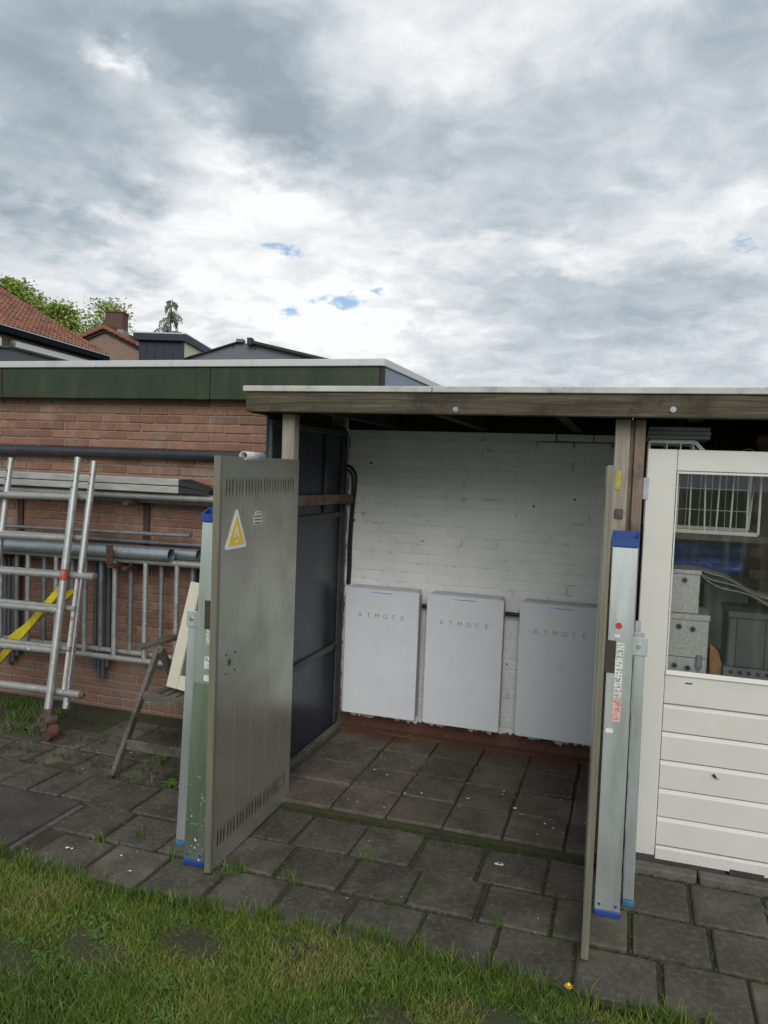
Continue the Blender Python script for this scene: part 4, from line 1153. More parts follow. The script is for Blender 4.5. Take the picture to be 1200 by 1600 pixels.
# castor
ca = Vector((.42,.907,0)); cb_ = Vector((.907,-.42,0)); cc = Vector((-2.075,.69,.066)); MC = frame_M(cc, cb_, ca, (0,0,1))
cs_ = MB().tube((-2.08,.682,.160),(-2.08,.682,.206),.034,16).tube((-2.08,.682,.150),(-2.08,.682,.166),.046,16).box((-.055,-.040,.066),(.045,.040,.092),.006,0,MC)
for sy in (-.040, .033):
    cs_.prism([(-.055,.070),(.045,.070),(.030,.0),(.012,-.018),(-.014,-.016),(-.045,.030)], sy, sy+.007, 'y', 0, MC)
cs_.bar(MC @ Vector((-.040,-.043,.030)), MC @ Vector((-.115,-.048,.004)), .045, .008).box((-.062,-.048,.010),(-.030,-.041,.075),.004,0,MC).box((.030,-.047,.050),(.062,.030,.085),.006,0,MC)
cs_.tube(MC @ Vector((0,-.052,0)), MC @ Vector((0,.05,0)), .012, 10).box((-.024,-.0475,.020),(.008,-.0405,.050),.003,0,MC)
cst = cs_.build('castor', 'castor_rust', fa)
MB().tube(MC @ Vector((.012,-.026,-.004)), MC @ Vector((.012,.026,-.004)), .0615, 28).tube(MC @ Vector((.012,-.030,-.004)), MC @ Vector((.012,.030,-.004)), .036, 18).build('wheel', 'castor_wheel', cst)
fb = thing('scaffold_ladder', (-2.3,.76,0), 'rear aluminium scaffold frame with a white chipped channel, behind the castor frame', 'scaffold', GS)
def yb(z): return .752+.159*(z-.287)
for x in (-2.0, -2.69):
    MB().tube((x,yb(1.065),1.065),(x,yb(1.62),1.62),.0235,16).build('upright', 'scaffold_alu', fb)
    MB().tube((x,yb(1.60),1.60),(x,yb(1.808),1.808),.0205,16,.016).build('spigot', 'scaffold_alu', fb)
    b = MB()
    for z in (1.72, 1.66, 1.615): b.tube((x,yb(z)-.0265,z),(x,yb(z)-.012,z),.004,8)
    b.build('hole', 'black_plastic', fb)
    b = MB().bar((x-.018,yb(.315)-.004,.315),(x-.018,yb(1.04)-.004,1.04),.020,.020,(0,1,0),.002); b.build('channel', 'channel_white', fb)
    b = MB().bar((x+.020,yb(.315),.315),(x+.020,yb(1.04),1.04),.012,.030,(0,1,0),.002).bar((x+.003,yb(.315)+.012,.315),(x+.003,yb(1.04)+.012,1.04),.022,.006,(0,1,0)); b.build('channel', 'scaffold_alu', fb)
    MB().tube((x+.01,yb(.20),.20),(x+.01,yb(.27),.27),.022,14).build('stub', 'scaffold_alu', fb)
for z in (1.56,1.29,.83,.57): MB().tube((-2.688,yb(z),z),(-2.002,yb(z),z+.004),.021,14).build('rung', 'rung_alu', fb)
for z in (1.045,.292):
    rg = MB().tube((-2.72,yb(z),z-.002),(-1.885,yb(z),z+.006),.0245,14).build('rung', 'rung_alu', fb)
    b = MB()
    for k in range(7): b.tube((-1.96+k*.011,yb(z),z+.005),(-1.954+k*.011,yb(z),z+.005),.0275,14)
    b.build('rib', 'rung_alu', rg)
    MB().tube((-1.884,yb(z),z+.006),(-1.86,yb(z)+.002,z+.006),.022,12,.012,0,.014).build('tip', 'castor_rust', rg)
# yellow folded brace behind the frames
tag(MB().bar((-2.98,.985,.145),(-2.235,.985,.945),.050,.022,(0,1,0),.004).build('yellow_brace', 'yellow_plastic', None), 'long yellow flat brace slanting behind the scaffold rungs', 'brace', 'yellow braces')
tag(MB().bar((-2.74,1.05,.516),(-2.20,1.05,.908),.040,.020,(0,1,0),.004).build('yellow_brace', 'yellow_plastic', None), 'second yellow brace peeking out behind the long yellow one', 'brace', 'yellow braces')
# long planks on the brackets
for (z0, z1, lab) in ((1.662,1.708,'upper long aluminium plank stored on the brick wall'),(1.611,1.657,'lower long aluminium plank stored on the brick wall')):
    t = thing('scaffold_plank', (-2.4,1.25,z0), lab, 'plank', 'planks stored on the wall')
    MB().box((-3.95,1.18,z0),(-1.472,1.36,z1),.004).build('deck', 'plank_alu', t)
    zt2 = 1.642 if z0 > 1.64 else 1.629; zb2 = 1.631 if z0 > 1.64 else 1.6125
    MB().add([(-1.4715,1.19,z0+.001),(-1.4715,1.35,z0+.001),(-1.4715,1.35,z1-.001),(-1.4715,1.19,z1-.001),(-1.25,1.20,zb2),(-1.25,1.34,zb2),(-1.25,1.34,zt2),(-1.25,1.20,zt2)],
             [(0,1,2,3),(4,7,6,5),(0,4,5,1),(3,2,6,7),(0,3,7,4),(1,5,6,2)]).build('end_cap', 'black_plastic', t)
def tube_thing(name, p0, p1, r, mat, label, group, ri=0, n=16, cat='tube'):
    return tag(MB().tube(p0, p1, r, n, ri).build(name, mat, None), label, cat, group)
G1 = 'tubes stored on the wall brackets'
tube_thing('steel_tube', (-3.95,1.235,1.5735),(-.75,1.235,1.5815),.0235,'rung_alu','bright scaffold tube lying right under the long planks',G1,.019)
tube_thing('steel_tube', (-3.95,1.315,1.545),(-.75,1.315,1.548),.0205,'grey_tube','duller scaffold tube behind and below the bright tube',G1,.016)
tube_thing('steel_tube', (-3.4,1.318,1.288),(-1.455,1.318,1.316),.0145,'grey_tube','thin grey tube with a rusty end above the big galvanized pipe',G1,.009)
tube_thing('galvanized_pipe', (-3.95,1.20,1.148),(-1.525,1.20,1.188),.0465,'galvanized','big galvanized pipe with open end held by the rusty clamp',G1,.043,28,'pipe')
tube_thing('galvanized_pipe', (-3.95,1.325,1.150),(-1.385,1.325,1.185),.042,'galvanized','second galvanized pipe half hidden behind the big pipe',G1,.038,24,'pipe')
tube_thing('steel_tube', (-3.0,1.395,1.232),(-1.33,1.395,1.246),.015,'grey_tube','short grey tube lying behind the galvanized pipes',G1,.010)
# two guard rail frames
def guard(y, x0, x1, zt_, zb_, xs, r, label):
    t = thing('guard_rail', ((x0+x1)/2,y,zb_), label, 'frame', 'guard rail frames hung on the wall')
    MB().tube((x0,y,zt_-.02),(x1,y,zt_),r+.003,14).build('top_rail', 'rung_alu', t)
    MB().tube((x0,y,zb_-.01),(x1,y,zb_),r+.003,14).build('bottom_rail', 'rung_alu', t)
    for x in xs: MB().tube((x,y-.002,zb_+.004),(x,y-.002,zt_-.008),r,14).build('spindle', 'grey_tube' if y > 1.26 else 'scaffold_alu', t)
guard(1.225, -3.6, -1.02, 1.132, .427, [-1.99-.25*k for k in range(7)]+[-1.74,-1.49,-1.24], .0185, 'front guard rail frame with bright upright bars under the galvanized pipe')
guard(1.305, -3.5, -1.05, 1.125, .455, [-1.915-.25*k for k in range(6)]+[-1.665,-1.415], .0175, 'rear guard rail frame with darker bars close to the bricks')
G2 = 'dark tubes hanging in bundles by the wall'
for i, x in enumerate((-2.275,-2.238,-2.200,-2.163)):
    tag(MB().tube((x,1.385,(.27,.21,.215,.30)[i]),(x,1.385,1.12),.0165,12).build('steel_tube', 'dark_tube', None), ('leftmost','second from left','third from left','rightmost')[i]+' of four dark upright tubes just right of the scaffold frames', 'tube', G2)
for i, x in enumerate((-3.10,-3.06,-3.02,-2.98)):
    tag(MB().tube((x,1.385,(.27,.22,.25,.3)[i]),(x,1.385,1.12),.0165,12).build('steel_tube', 'dark_tube', None), ('leftmost','second from left','third from left','rightmost')[i]+' of four dark upright tubes behind the scaffold rungs', 'tube', G2)
for i, x in enumerate((-1.468,-1.436,-1.404)):
    tag(MB().tube((x,1.385,.46),(x,1.385,1.08),.014,12).build('steel_tube', 'dark_tube', None), ('leftmost','middle','rightmost')[i]+' of three dark upright tubes next to the left ladder', 'tube', G2)

# ================================================================== GARDEN CHAIR with a cream frame on it
ch = thing('garden_chair', (-1.1,.7,0), 'weathered wooden folding chair half hidden behind the left ladder', 'chair')
for x in (-1.325, -.875):
    MB().bar((x,.345,.0),(x,.775,.655),.028,.050,(0,1,0),.004).build('front_leg', 'chair_wood', ch)
    MB().bar((x+.030,.75,.660),(x+.030,1.20,.0),.026,.052,(0,1,0),.004).build('rear_leg', 'chair_wood', ch)
    b = MB(); n = 8; vs = []
    for i in range(n+1):
        t = i/n; yy = .66+.46*t; xx = x-.075+.075*math.sin(t*1.9) if x < -1 else x+.05
        w = .030+.010*math.sin(t*PI)
        zz_ = .662+.018*math.sin(t*PI)
        vs += [(xx-w,yy,zz_),(xx+w,yy,zz_),(xx+w,yy,zz_+.022),(xx-w,yy,zz_+.022)]
    f = [(0,1,2,3)[::-1],(4*n,4*n+1,4*n+2,4*n+3)]
    for i in range(n):
        for k in range(4): f.append((4*i+k,4*i+(k+1)%4,4*i+4+(k+1)%4,4*i+4+k))
    b.add(vs, f, 0).build('armrest', 'chair_wood', ch)
MB().bar((-1.311,.452,.155),(-.889,.452,.155),.024,.058,(0,0,1),.004).build('stretcher', 'chair_wood', ch)
# seat: curved front rail, back rail, slats
b = MB(); n = 10; vs = []
for i in range(n+1):
    t = i/n*2-1; x = -1.10+.255*t; y = .535+.085*t*t
    vs += [(x,y,.385),(x,y+.045,.385),(x,y+.045,.430),(x,y,.425)]
f = [(0,1,2,3)[::-1],(4*n,4*n+1,4*n+2,4*n+3)]
for i in range(n):
    for k in range(4): f.append((4*i+k,4*i+(k+1)%4,4*i+4+(k+1)%4,4*i+4+k))
b.add(vs, f).build('seat_rail', 'chair_wood', ch)
B('seat_rail', (-1.30,1.00,.385), (-.90,1.04,.425), 'chair_wood', ch, .004)
for k in range(7):
    x = -1.30+.0655*k; t = (x+.02+1.10)/.255
    MB().bar((x+.02,.575+.085*t*t,.400),(x+.02,1.005,.394),.048,.018,(0,0,1),.003).build('seat_slat', 'chair_wood', ch)
for s in (-1.29,-.91): B('seat_side', (s-.011,.63,.385), (s+.011,.998,.404), 'chair_wood', ch)
for k in range(5):
    z = .58+.085*k; y = 1.07+.22*(z-.43)
    MB().bar((-1.28,y,z),(-.92,y,z),.016,.05,(0,0,1),.004).build('back_slat', 'chair_wood', ch)
for x in (-1.29,-.91): MB().bar((x,1.035,.40),(x,1.185,.98),.024,.035,(0,1,0),.004).build('back_post', 'chair_wood', ch)
# cream frame leaning on the seat
o_ = Vector((-1.236,.742,.437)); ang = math.radians(17)
ux = Vector((math.cos(ang)*.985,.10,-math.sin(ang)*.0+.0)); ux = Vector((.985,.02,-.125)).normalized(); uz = Vector((.20,.19,.94)); uz = (uz-ux*uz.dot(ux)).normalized(); uy = uz.cross(ux)
MF = frame_M(o_, ux, uy, uz)
cf = thing('window_frame', o_, 'cream painted wooden window frame propped on the chair seat', 'frame')
MB().box((0,-.02,0),(.075,.02,.66),.004,0,MF).build('stile', 'cream_paint', cf)
MB().box((.23,-.02,0),(.30,.02,.66),.004,0,MF).build('stile', 'cream_paint', cf)
MB().box((.0755,-.019,0),(.2295,.019,.085),.003,0,MF).build('rail', 'cream_paint', cf)
MB().box((.0755,-.019,.58),(.2295,.019,.66),.003,0,MF).build('rail', 'cream_paint', cf)
MB().box((.076,-.002,.086),(.229,.002,.579),0,0,MF).build('pane', 'glass', cf)
tag(MB().bar((-1.13,.96,.43),(-1.02,1.03,1.13),.030,.018,(0,1,0),.004).build('wooden_lath', 'chair_wood', None), 'thin grey lath standing behind the cream frame', 'lath')

# ================================================================== INSIDE THE RIGHT HAND BAY
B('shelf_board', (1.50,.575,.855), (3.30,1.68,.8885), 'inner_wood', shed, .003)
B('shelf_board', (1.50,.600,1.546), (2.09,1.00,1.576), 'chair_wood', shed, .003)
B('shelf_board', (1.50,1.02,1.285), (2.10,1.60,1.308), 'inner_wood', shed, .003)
for (x, y) in ((1.515,.75),(2.62,.75),(1.515,1.64),(2.62,1.64)): B('shelf_post', (x-.018,y-.018,.0), (x+.018,y+.018,1.545 if y < 1 and x < 2 else (.854 if y < 1 else 2.08)), 'inner_wood', shed)
def metal_box(x0, x1, y0, y1, z0, z1, holes, label, latch=False):
    t = thing('metal_box', ((x0+x1)/2,(y0+y1)/2,z0), label, 'box', 'galvanized boxes behind the glass')
    zs_ = [z0, z0+.088, z1-.03] if latch else [z0, z1-.022]
    MB().box((x0,y0,z0+.0005),(x1,y1,zs_[-1]),.003).build('body', 'galv_box', t)
    MB().box((x0-.004,y0-.004,zs_[-1]+.001),(x1+.004,y1,z1),.002).build('lid', 'galv_box', t)
    if latch:
        MB().box((x0,y0-.0025,zs_[1]),(x1,y0-.0003,zs_[1]+.003)).build('seam', 'steel_frame', t)
        MB().box((x1-.050,y0-.010,zs_[1]-.045),(x1-.022,y0-.001,zs_[1]+.018),.003).tube((x1-.036,y0-.016,zs_[1]-.005),(x1-.036,y0-.009,zs_[1]-.005),.013,12).prism([(x1-.048,zs_[1]-.045),(x1-.024,zs_[1]-.045),(x1-.036,zs_[1]-.068)],y0-.008,y0-.002,'y').build('latch', 'galvanized', t)
    for (x, z) in holes:
        h_ = MB().tube((x,y0-.0025,z),(x,y0-.0004,z),.0185,18,.012).build('grommet', 'gutter_zinc', t)
        MB().tube((x,y0-.0012,z),(x,y0-.0002,z),.0118,14).build('knockout', 'black_plastic', h_)
metal_box(1.56,1.823,.60,.86,.889,1.189,[(1.688,1.124),(1.751,1.116),(1.677,.933),(1.738,.925)],'larger galvanized metal box with a latch behind the door glass',True)
metal_box(1.56,1.772,.60,.80,1.191,1.402,[(1.702,1.350)],'smaller galvanized metal box standing on the larger metal box')
# crate on a perforated rail
pr_ = thing('perforated_rail', (2.2,.75,.889), 'perforated grey rail under the storage crate', 'rail')
MB().box((1.896,.60,.8890),(2.62,.90,.952),.003).build('body', 'crate_rail', pr_)
b = MB()
for k in range(8):
    b.tube((1.930+k*.039,.5985,.930),(1.930+k*.039,.5998,.930),.010,12)
for k in range(26):
    for z in (.908,.900): b.box((1.910+k*.012,.5988,z-.0016),(1.917+k*.012,.5998,z+.0016))
b.build('hole', 'black_plastic', pr_)
cr_ = thing('storage_crate', (2.25,.75,.953), 'grey plastic storage crate behind the door glass', 'crate')
MB().box((1.909,.605,.953),(2.58,.89,1.219),.006).build('body', 'crate_grey', cr_)
MB().box((1.903,.594,1.188),(2.59,.90,1.2195),.004).build('rim', 'crate_grey', cr_)
for x in (1.95,2.075,2.24): MB().box((x-.004,.595,.960),(x+.004,.6048,1.187)).build('rib', 'crate_grey', cr_)
tag(MB().prism([(1.841,.889),(1.892,.889),(1.893,.951),(1.872,1.016),(1.836,1.049)],.63,.65,'y').build('wooden_board', 'orange_wood', None), 'orange wooden offcut between the metal box and the crate', 'board')
# curled sheets of wire mesh lying over the crate
ms_ = thing('wire_mesh', (2.0,.8,1.23), 'curled sheets of steel mesh draped above the crate', 'mesh')
for s in range(3):
    b = MB(); n = 40; dz = s*.017; k0 = RNG.uniform(-.01,.01)
    prof = [(1.775+.577*(i/n), 1.380+dz-.145*min(1,(i/n)*1.5)**.8-.012*math.sin(i*.32+s)+k0*i/n) for i in range(n+1)]
    prof = [(x, max(z, 1.226+dz)) for (x, z) in prof]
    for yy in [.625+.0125*k for k in range(20)]: b.path([(x,yy+.02*s*(x-1.8),z) for (x,z) in prof], .0024, 4)
    for (x, z) in prof[::1]: b.path([(x,.62,z),(x,.87,z+.004)], .002, 4)
    b.build('sheet', 'mesh_steel', ms_, None, False)
# blue tarpaulin rolls
def roll(y, z, r, x1, label, seed):
    rr = random.Random(seed); b = MB(); n = 30; k = 30; rings = []
    for i in range(k+1):
        x = 1.51+(x1-1.51)*i/k
        for j in range(n):
            a = 2*PI*j/n; q = r*(1+.12*math.sin(3*a+i*.35+seed)+.10*math.sin(7*a-i*.8)*math.sin(i*.5)+.07*math.sin(12*a+i*1.3)+rr.uniform(-.05,.05)); rings.append((x, y+q*math.cos(a), z+q*math.sin(a)*.9))
    f = [(i*n+j,i*n+(j+1)%n,(i+1)*n+(j+1)%n,(i+1)*n+j) for i in range(k) for j in range(n)]+[tuple(range(n))[::-1], tuple(range(k*n,(k+1)*n))]
    b.add(rings, f, 0, True); t = b.build('tarpaulin_roll', 'tarp_blue', None); return tag(t, label, 'tarpaulin', 'rolled blue tarpaulins')
roll(1.14,1.375,.060,2.02,'lower rolled blue tarpaulin behind the metal boxes',1)
roll(1.09,1.470,.042,2.03,'upper rolled blue tarpaulin under the wire basket shelf',2)
# jerrycan and a round tub
jc = thing('jerrycan', (1.97,1.40,.889), 'white plastic jerrycan standing at the back of the shelf', 'jerrycan')
MB().prism([(1.872,.889),(2.085,.889),(2.085,1.20),(2.02,1.262),(1.872,1.262)],1.33,1.50,'y').build('body', 'can_white', jc)
MB().box((1.90,1.39,1.2625),(1.99,1.44,1.279),.004).build('handle', 'can_white', jc)
tag(MB().tube((2.195,.76,1.2205),(2.195,.76,1.466),.080,28,0,0,.073).build('plastic_tub', 'can_white', None), 'pale round tub on the crate at the right edge', 'tub')
# white wire rack on the upper shelf
wr = thing('wire_rack', (1.78,.8,1.577), 'white wire rack standing on the shelf above the tarpaulins', 'rack')
outl = [(1.508,1.586),(1.508,2.013),(1.715,2.013),(1.776,1.947),(2.012,1.910),(2.012,1.586)]
for yy in (.62, .95):
    b = MB()
    for i in range(6): 
        p, q = outl[i], outl[(i+1)%6]; b.bar((p[0],yy,p[1]),(q[0],yy,q[1]),.010,.018,(0,1,0) if p[0]==q[0] else (0,0,1),.001)
    b.build('frame', 'wire_white', wr)
    def top(x):
        for i in (1,2,3):
            p, q = outl[i], outl[i+1]
            if p[0] <= x <= q[0]: return p[1]+(q[1]-p[1])*(x-p[0])/(q[0]-p[0])
        return 1.9
    for k in range(7):
        x = 1.588+.0615*k; MB().tube((x+RNG.uniform(-.006,.006),yy,1.592),(x+RNG.uniform(-.006,.006),yy,top(x)-.006),.0042 if yy < .8 else .002,6).build('bar', 'wire_white', wr)
for (x, z) in outl: MB().tube((x,.62,z),(x,.95,z),.004,6).build('bar', 'wire_white', wr)
for z in (1.68, 1.79): MB().tube((1.515,.95,z),(2.01,.95,z),.003,6).build('bar', 'wire_white', wr)
MB().prism([(1.968,1.60),(1.984,1.60),(1.997,1.83)],.70,.706,'y').build('divider', 'wire_white', wr)
for k in range(3):
    tag(B('metal_strip', (1.495+.003*k,.58,2.0245+.0195*k), (1.776+.004*(k%2),.93,2.0425+.0195*k), 'plates_grey', None, .002), ('lowest','middle','topmost')[k]+' of the three flat grey strips stacked on the wire rack', 'strip', 'flat strips under the shed roof')
def ring(c, r, name, lab):
    pts = [(c[0]+r*math.cos(a*.35),c[1]+.2*r*math.sin(a*.35),c[2]+r*math.sin(a*.35)) for a in range(19)]
    tag(MB().path(pts,.0016,5).build(name, 'wire_white', None), lab, 'wire')
ring((1.985,.90,1.965),.034,'wire_loop','larger thin wire loop above the top rail of the white door'); ring((2.025,.90,1.960),.026,'wire_loop','smaller thin wire loop beside the larger loop over the white door')

# ================================================================== HOUSES AND TREES BEYOND
D_ = Vector((-.2707,.9627,0)); E_ = Vector((.9627,.2707,0)); C_ = Vector((1.4365,-3.3799,0))
def H(s, t, z): return C_ + E_*s + D_*t + Vector((0,0,z))
MH = frame_M(C_, E_, D_, (0,0,1))
def tile_roof(name, o, along, up, na, nu, w, ex, parent, seed, mat='roof_tile_orange'):
    """pantiles: o lower start corner, along the eave, up the slope"""
    r = np.random.default_rng(seed); along = Vector(along).normalized(); up = Vector(up).normalized(); nrm = along.cross(up).normalized()
    if nrm.z < 0: nrm = -nrm
    prof = [(0,.0),(.2,.045),(.45,.05),(.65,.012),(1.0,.0)]
    V = []; F = []; T = []
    for j in range(nu):
        for i in range(na):
            tint = r.uniform(0,1)**1.2 if r.random() < .85 else r.uniform(.8,1)
            b0 = len(V); base = o + along*(i*w) + up*(j*ex)
            dz = r.uniform(-.008,.008)
            for (q, hgt) in prof:
                p = base + along*(q*w)
                V.append(p + nrm*(hgt+.035+dz)); V.append(p + up*(ex*1.12) + nrm*(hgt+.002)); V.append(p + nrm*(hgt-.0))
                T += [tint]*3
            for k in range(4):
                a = b0+3*k; F.append((a,a+3,a+4,a+1)); F.append((a+2,a+5,a+3,a))
    me = bpy.data.meshes.new(name); org = o.copy()
    me.from_pydata([v-org for v in V], [], F); at = me.attributes.new('tint','FLOAT','POINT'); at.data.foreach_set('value', np.array(T, np.float32))
    me.materials.append(MATS[mat]); me.update()
    ob = bpy.data.objects.new(name, me); COL.objects.link(ob); put(ob, parent, org); ob['kind'] = 'stuff'; return ob
# ---- nearest house, long tiled eave running away from the viewer
def A1(a, L, z): 
    """a metres towards the viewer from the far gable, L metres in from the eave"""
    return H(-12.58-.119*a-.993*L, 31.85-.993*a+.119*L, z)
h1 = thing('tiled_house', A1(6,4,0), 'house with long orange tiled roof and white roller shutters, left behind the garage', 'house')
rise = 2.77/4.97
ax = A1(1,0,0)-A1(0,0,0); upv = A1(0,1,rise)-A1(0,0,0)
ea = A1(14,0,6.0); tile_roof('roof_tiles', ea, A1(0,0,0)-A1(1,0,0), upv, 56, 17, .25, .335, h1, 3)
def quadbox(b, pts, th, mi=0):
    """thick slab: four corner points and a thickness vector"""
    v = [Vector(p) for p in pts]; w = [p+Vector(th) for p in v]
    b.add(v+w, [(0,1,2,3),(7,6,5,4),(0,4,5,1),(1,5,6,2),(2,6,7,3),(3,7,4,0)], mi); return b
quadbox(MB(), [A1(14,.02,5.975),A1(0,.02,5.975),A1(0,4.97,8.735),A1(14,4.97,8.735)], (0,0,-.16)).build('roof_deck', 'house_dark', h1)
quadbox(MB(), [A1(14,5.02,8.735),A1(0,5.02,8.735),A1(0,10,5.975),A1(14,10,5.975)], (0,0,-.12)).build('roof_deck', 'roof_tile_orange', h1)
MB().tube(A1(14,4.99,8.83), A1(-.05,4.99,8.83), .11, 10).build('ridge_tiles', 'roof_tile_orange', h1)
quadbox(MB(), [A1(14,-.03,5.985),A1(-.04,-.03,5.985),A1(-.04,.10,5.985),A1(14,.10,5.985)], (0,0,.045)).build('gutter', 'gutter_zinc', h1)
quadbox(MB(), [A1(14,0,5.98),A1(0,0,5.98),A1(0,.03,5.98),A1(14,.03,5.98)], (0,0,-.17)).build('fascia_board', 'house_dark', h1)
quadbox(MB(), [A1(14,.04,5.80),A1(0,.04,5.80),A1(0,.5,5.80),A1(14,.5,5.80)], (0,0,.02)).build('soffit', 'house_dark', h1)
quadbox(MB(), [A1(14,.40,0),A1(.25,.40,0),A1(.25,9.6,0),A1(14,9.6,0)], (0,0,5.79)).build('wall', 'far_brick', h1)
quadbox(MB(), [A1(.245,.45,5.79),A1(.245,9.55,5.79),A1(.245,5.0,8.45),A1(.245,4.98,8.45)], A1(.4,0,0)-A1(0,0,0)).build('gable_wall', 'far_brick', h1)
for (a0, a1) in ((1.15,6.0),(6.75,12.0)):
    w_ = quadbox(MB(), [A1(a1,.36,4.35),A1(a0,.36,4.35),A1(a0,.398,4.35),A1(a1,.398,4.35)], (0,0,1.0)).build('window', 'shutter_white', h1)
    n_ = 3
    for k in range(n_):
        q0 = a0+.12+(a1-a0-.12)*k/n_; q1 = a0+(a1-a0-.12)*(k+1)/n_
        quadbox(MB(), [A1(q1,.345,4.45),A1(q0,.345,4.45),A1(q0,.358,4.45),A1(q1,.358,4.45)], (0,0,.80)).build('pane', 'house_dark', w_)
    b = MB(); b.tube(A1(a1,.26,5.55), A1(a0,.26,5.55), .125, 14); quadbox(b, [A1(a1,.14,5.36),A1(a0,.14,5.36),A1(a0,.39,5.36),A1(a1,.39,5.36)], (0,0,.19))
    b.build('shutter_box', 'shutter_white', h1)
    quadbox(MB(), [A1(a1,.20,5.24),A1(a0,.20,5.24),A1(a0,.355,5.24),A1(a1,.355,5.24)], (0,0,.085)).build('window_rail', 'shutter_white', h1)
# ---- second house, gable to the viewer
h2 = thing('gable_house', H(-16.92,44,0), 'brick gable house with orange verge tiles and a dark chimney', 'house')
sl_ = .46; hw = 4.6; za = 8.95
b = MB().prism([(-16.92-hw,0),(-16.92+hw,0),(-16.92+hw,za-.28-sl_*hw),(-16.92,za-.28),(-16.92-hw,za-.28-sl_*hw)], 42.15, 52, 'y', 0, MH); b.build('gable_wall', 'far_brick', h2)
for sg in (-1, 1):
    o0 = H(-16.92+sg*hw, 42.0 if sg > 0 else 52.0, za-.16-sl_*hw)
    al = D_ if sg > 0 else -D_
    upv2 = E_*(-sg) + Vector((0,0,sl_))
    tile_roof('roof_tiles', o0, al, upv2, 38, 15, .262, .336, h2, 5+sg)
    quadbox(MB(), [H(-16.92+sg*hw,41.98,za-.17-sl_*hw),H(-16.92+sg*hw,52,za-.17-sl_*hw),H(-16.92,52,za-.17),H(-16.92,41.98,za-.17)], (0,0,-.14)).build('roof_deck', 'verge_dark', h2)
    # verge tiles along the gable edge
    b = MB()
    for k in range(15):
        p0 = H(-16.92+sg*(hw-k*.307), 41.95, za-.09-sl_*(hw-k*.307)); p1 = p0+(E_*(-sg)+Vector((0,0,sl_)))*.33
        b.bar(p0+Vector((0,0,.06)), p1+Vector((0,0,.02)), .30, .20, (0,0,1), .02)
    v_ = b.build('verge_tiles', 'roof_tile_orange', h2, 'stuff')
    at = v_.data.attributes.new('tint','FLOAT','POINT'); at.data.foreach_set('value', np.repeat(np.random.default_rng(3).uniform(.1,.9,15), 24)[:len(v_.data.vertices)].astype(np.float32) if len(v_.data.vertices) == 360 else np.full(len(v_.data.vertices), .5, np.float32))
MB().tube(H(-16.92,41.9,za+.02), H(-16.92,52,za+.02), .17, 10).build('ridge_tiles', 'roof_tile_orange', h2)
b = MB().box((-17.45,43.4,8.3),(-16.47,44.3,9.95),.01,0,MH); chm = b.build('chimney', 'chimney_brick', h2)
MB().box((-17.50,43.35,9.951),(-16.42,44.35,10.03),.01,0,MH).build('chimney_cap', 'chimney_brick', chm)
MB().box((-17.50,43.36,8.35),(-16.42,44.34,9.02),.01,0,MH).build('flashing', 'lead_grey', chm)
# ---- flat roofed blue extension
h3 = thing('dormer_extension', H(-11.7,38,0), 'flat roofed extension with dark blue front and cream side wall', 'extension')
MB().box((-12.95,36.25,0),(-10.95,41.6,7.36),0,0,MH).build('front_wall', 'dormer_blue', h3)
MB().box((-10.945,36.35,0),(-10.84,41.6,7.36),0,0,MH).build('side_wall', 'dormer_cream', h3)
MB().box((-10.946,36.20,0),(-10.83,36.345,7.36),0,0,MH).build('corner_post', 'dormer_blue', h3)
for k in range(4): MB().box((-12.6+k*.42,36.232,6.2),(-12.595+k*.42,36.2495,7.36),0,0,MH).build('board_joint', 'house_dark', h3)
MB().box((-13.15,36.0,7.365),(-10.69,41.9,7.66),.01,0,MH).build('fascia_board', 'dormer_blue', h3)
MB().box((-13.17,35.98,7.662),(-10.67,41.92,7.73),.01,0,MH).build('roof_trim', 'gutter_zinc', h3)
# ---- grey sheet gables just beyond the garage
g2 = thing('grey_outbuilding', H(-3.1,15,0), 'grey sheet clad gable with two dark capped verges, right of the blue extension', 'outbuilding')
MB().prism([(-4.75,0),(-1.3,0),(-1.3,3.66),(-2.97,3.985),(-3.2,3.99),(-4.75,3.46)], 14.05, 19, 'y', 0, MH).build('gable_wall', 'sheet_grey', g2)
def verge(b, s0, z0, s1, z1, t0, t1, th): quadbox(b, [H(s0,t0,z0),H(s1,t0,z1),H(s1,t1,z1),H(s0,t1,z0)], (0,0,th)); return b
verge(MB(), -4.85,3.43,-3.16,4.005,13.98,19.1,.022).build('roof', 'verge_dark', g2)
verge(MB(), -3.02,3.992,-1.2,3.625,13.93,19.1,.05).build('roof', 'verge_dark', g2)
MB().box((-3.23,13.96,3.99),(-3.10,14.15,4.05),.005,0,MH).build('ridge_cap', 'sheet_grey', g2); MB().box((-3.02,13.9,3.94),(-2.93,14.1,4.07),.005,0,MH).build('ridge_cap', 'verge_dark', g2)
b = MB()
for (s, z) in ((-3.30,3.92),(-2.90,3.90),(-2.05,3.74),(-1.75,3.67)): b.tube(H(s,14.03,z),H(s,14.049,z),.018,8)
b.build('bolt', 'verge_dark', g2)
g1 = thing('grey_outbuilding', H(-8.5,17,0), 'dark blue grey sheet gable at the left edge in front of the tiled house', 'outbuilding')
MB().prism([(-10.6,0),(-6.6,0),(-6.6,3.63),(-8.33,4.03),(-10.6,4.06)], 16.05, 20, 'y', 0, MH).build('gable_wall', 'sheet_dark', g1)
verge(MB(), -8.40,4.035,-6.5,3.62,15.95,20,.045).build('roof', 'verge_dark', g1); verge(MB(), -10.7,4.065,-8.42,4.035,15.97,20,.03).build('roof', 'sheet_dark', g1)
b = MB(); b.tube(H(-8.02,16.03,3.93),H(-8.02,16.049,3.93),.022,8); b.build('bolt', 'verge_dark', g1)

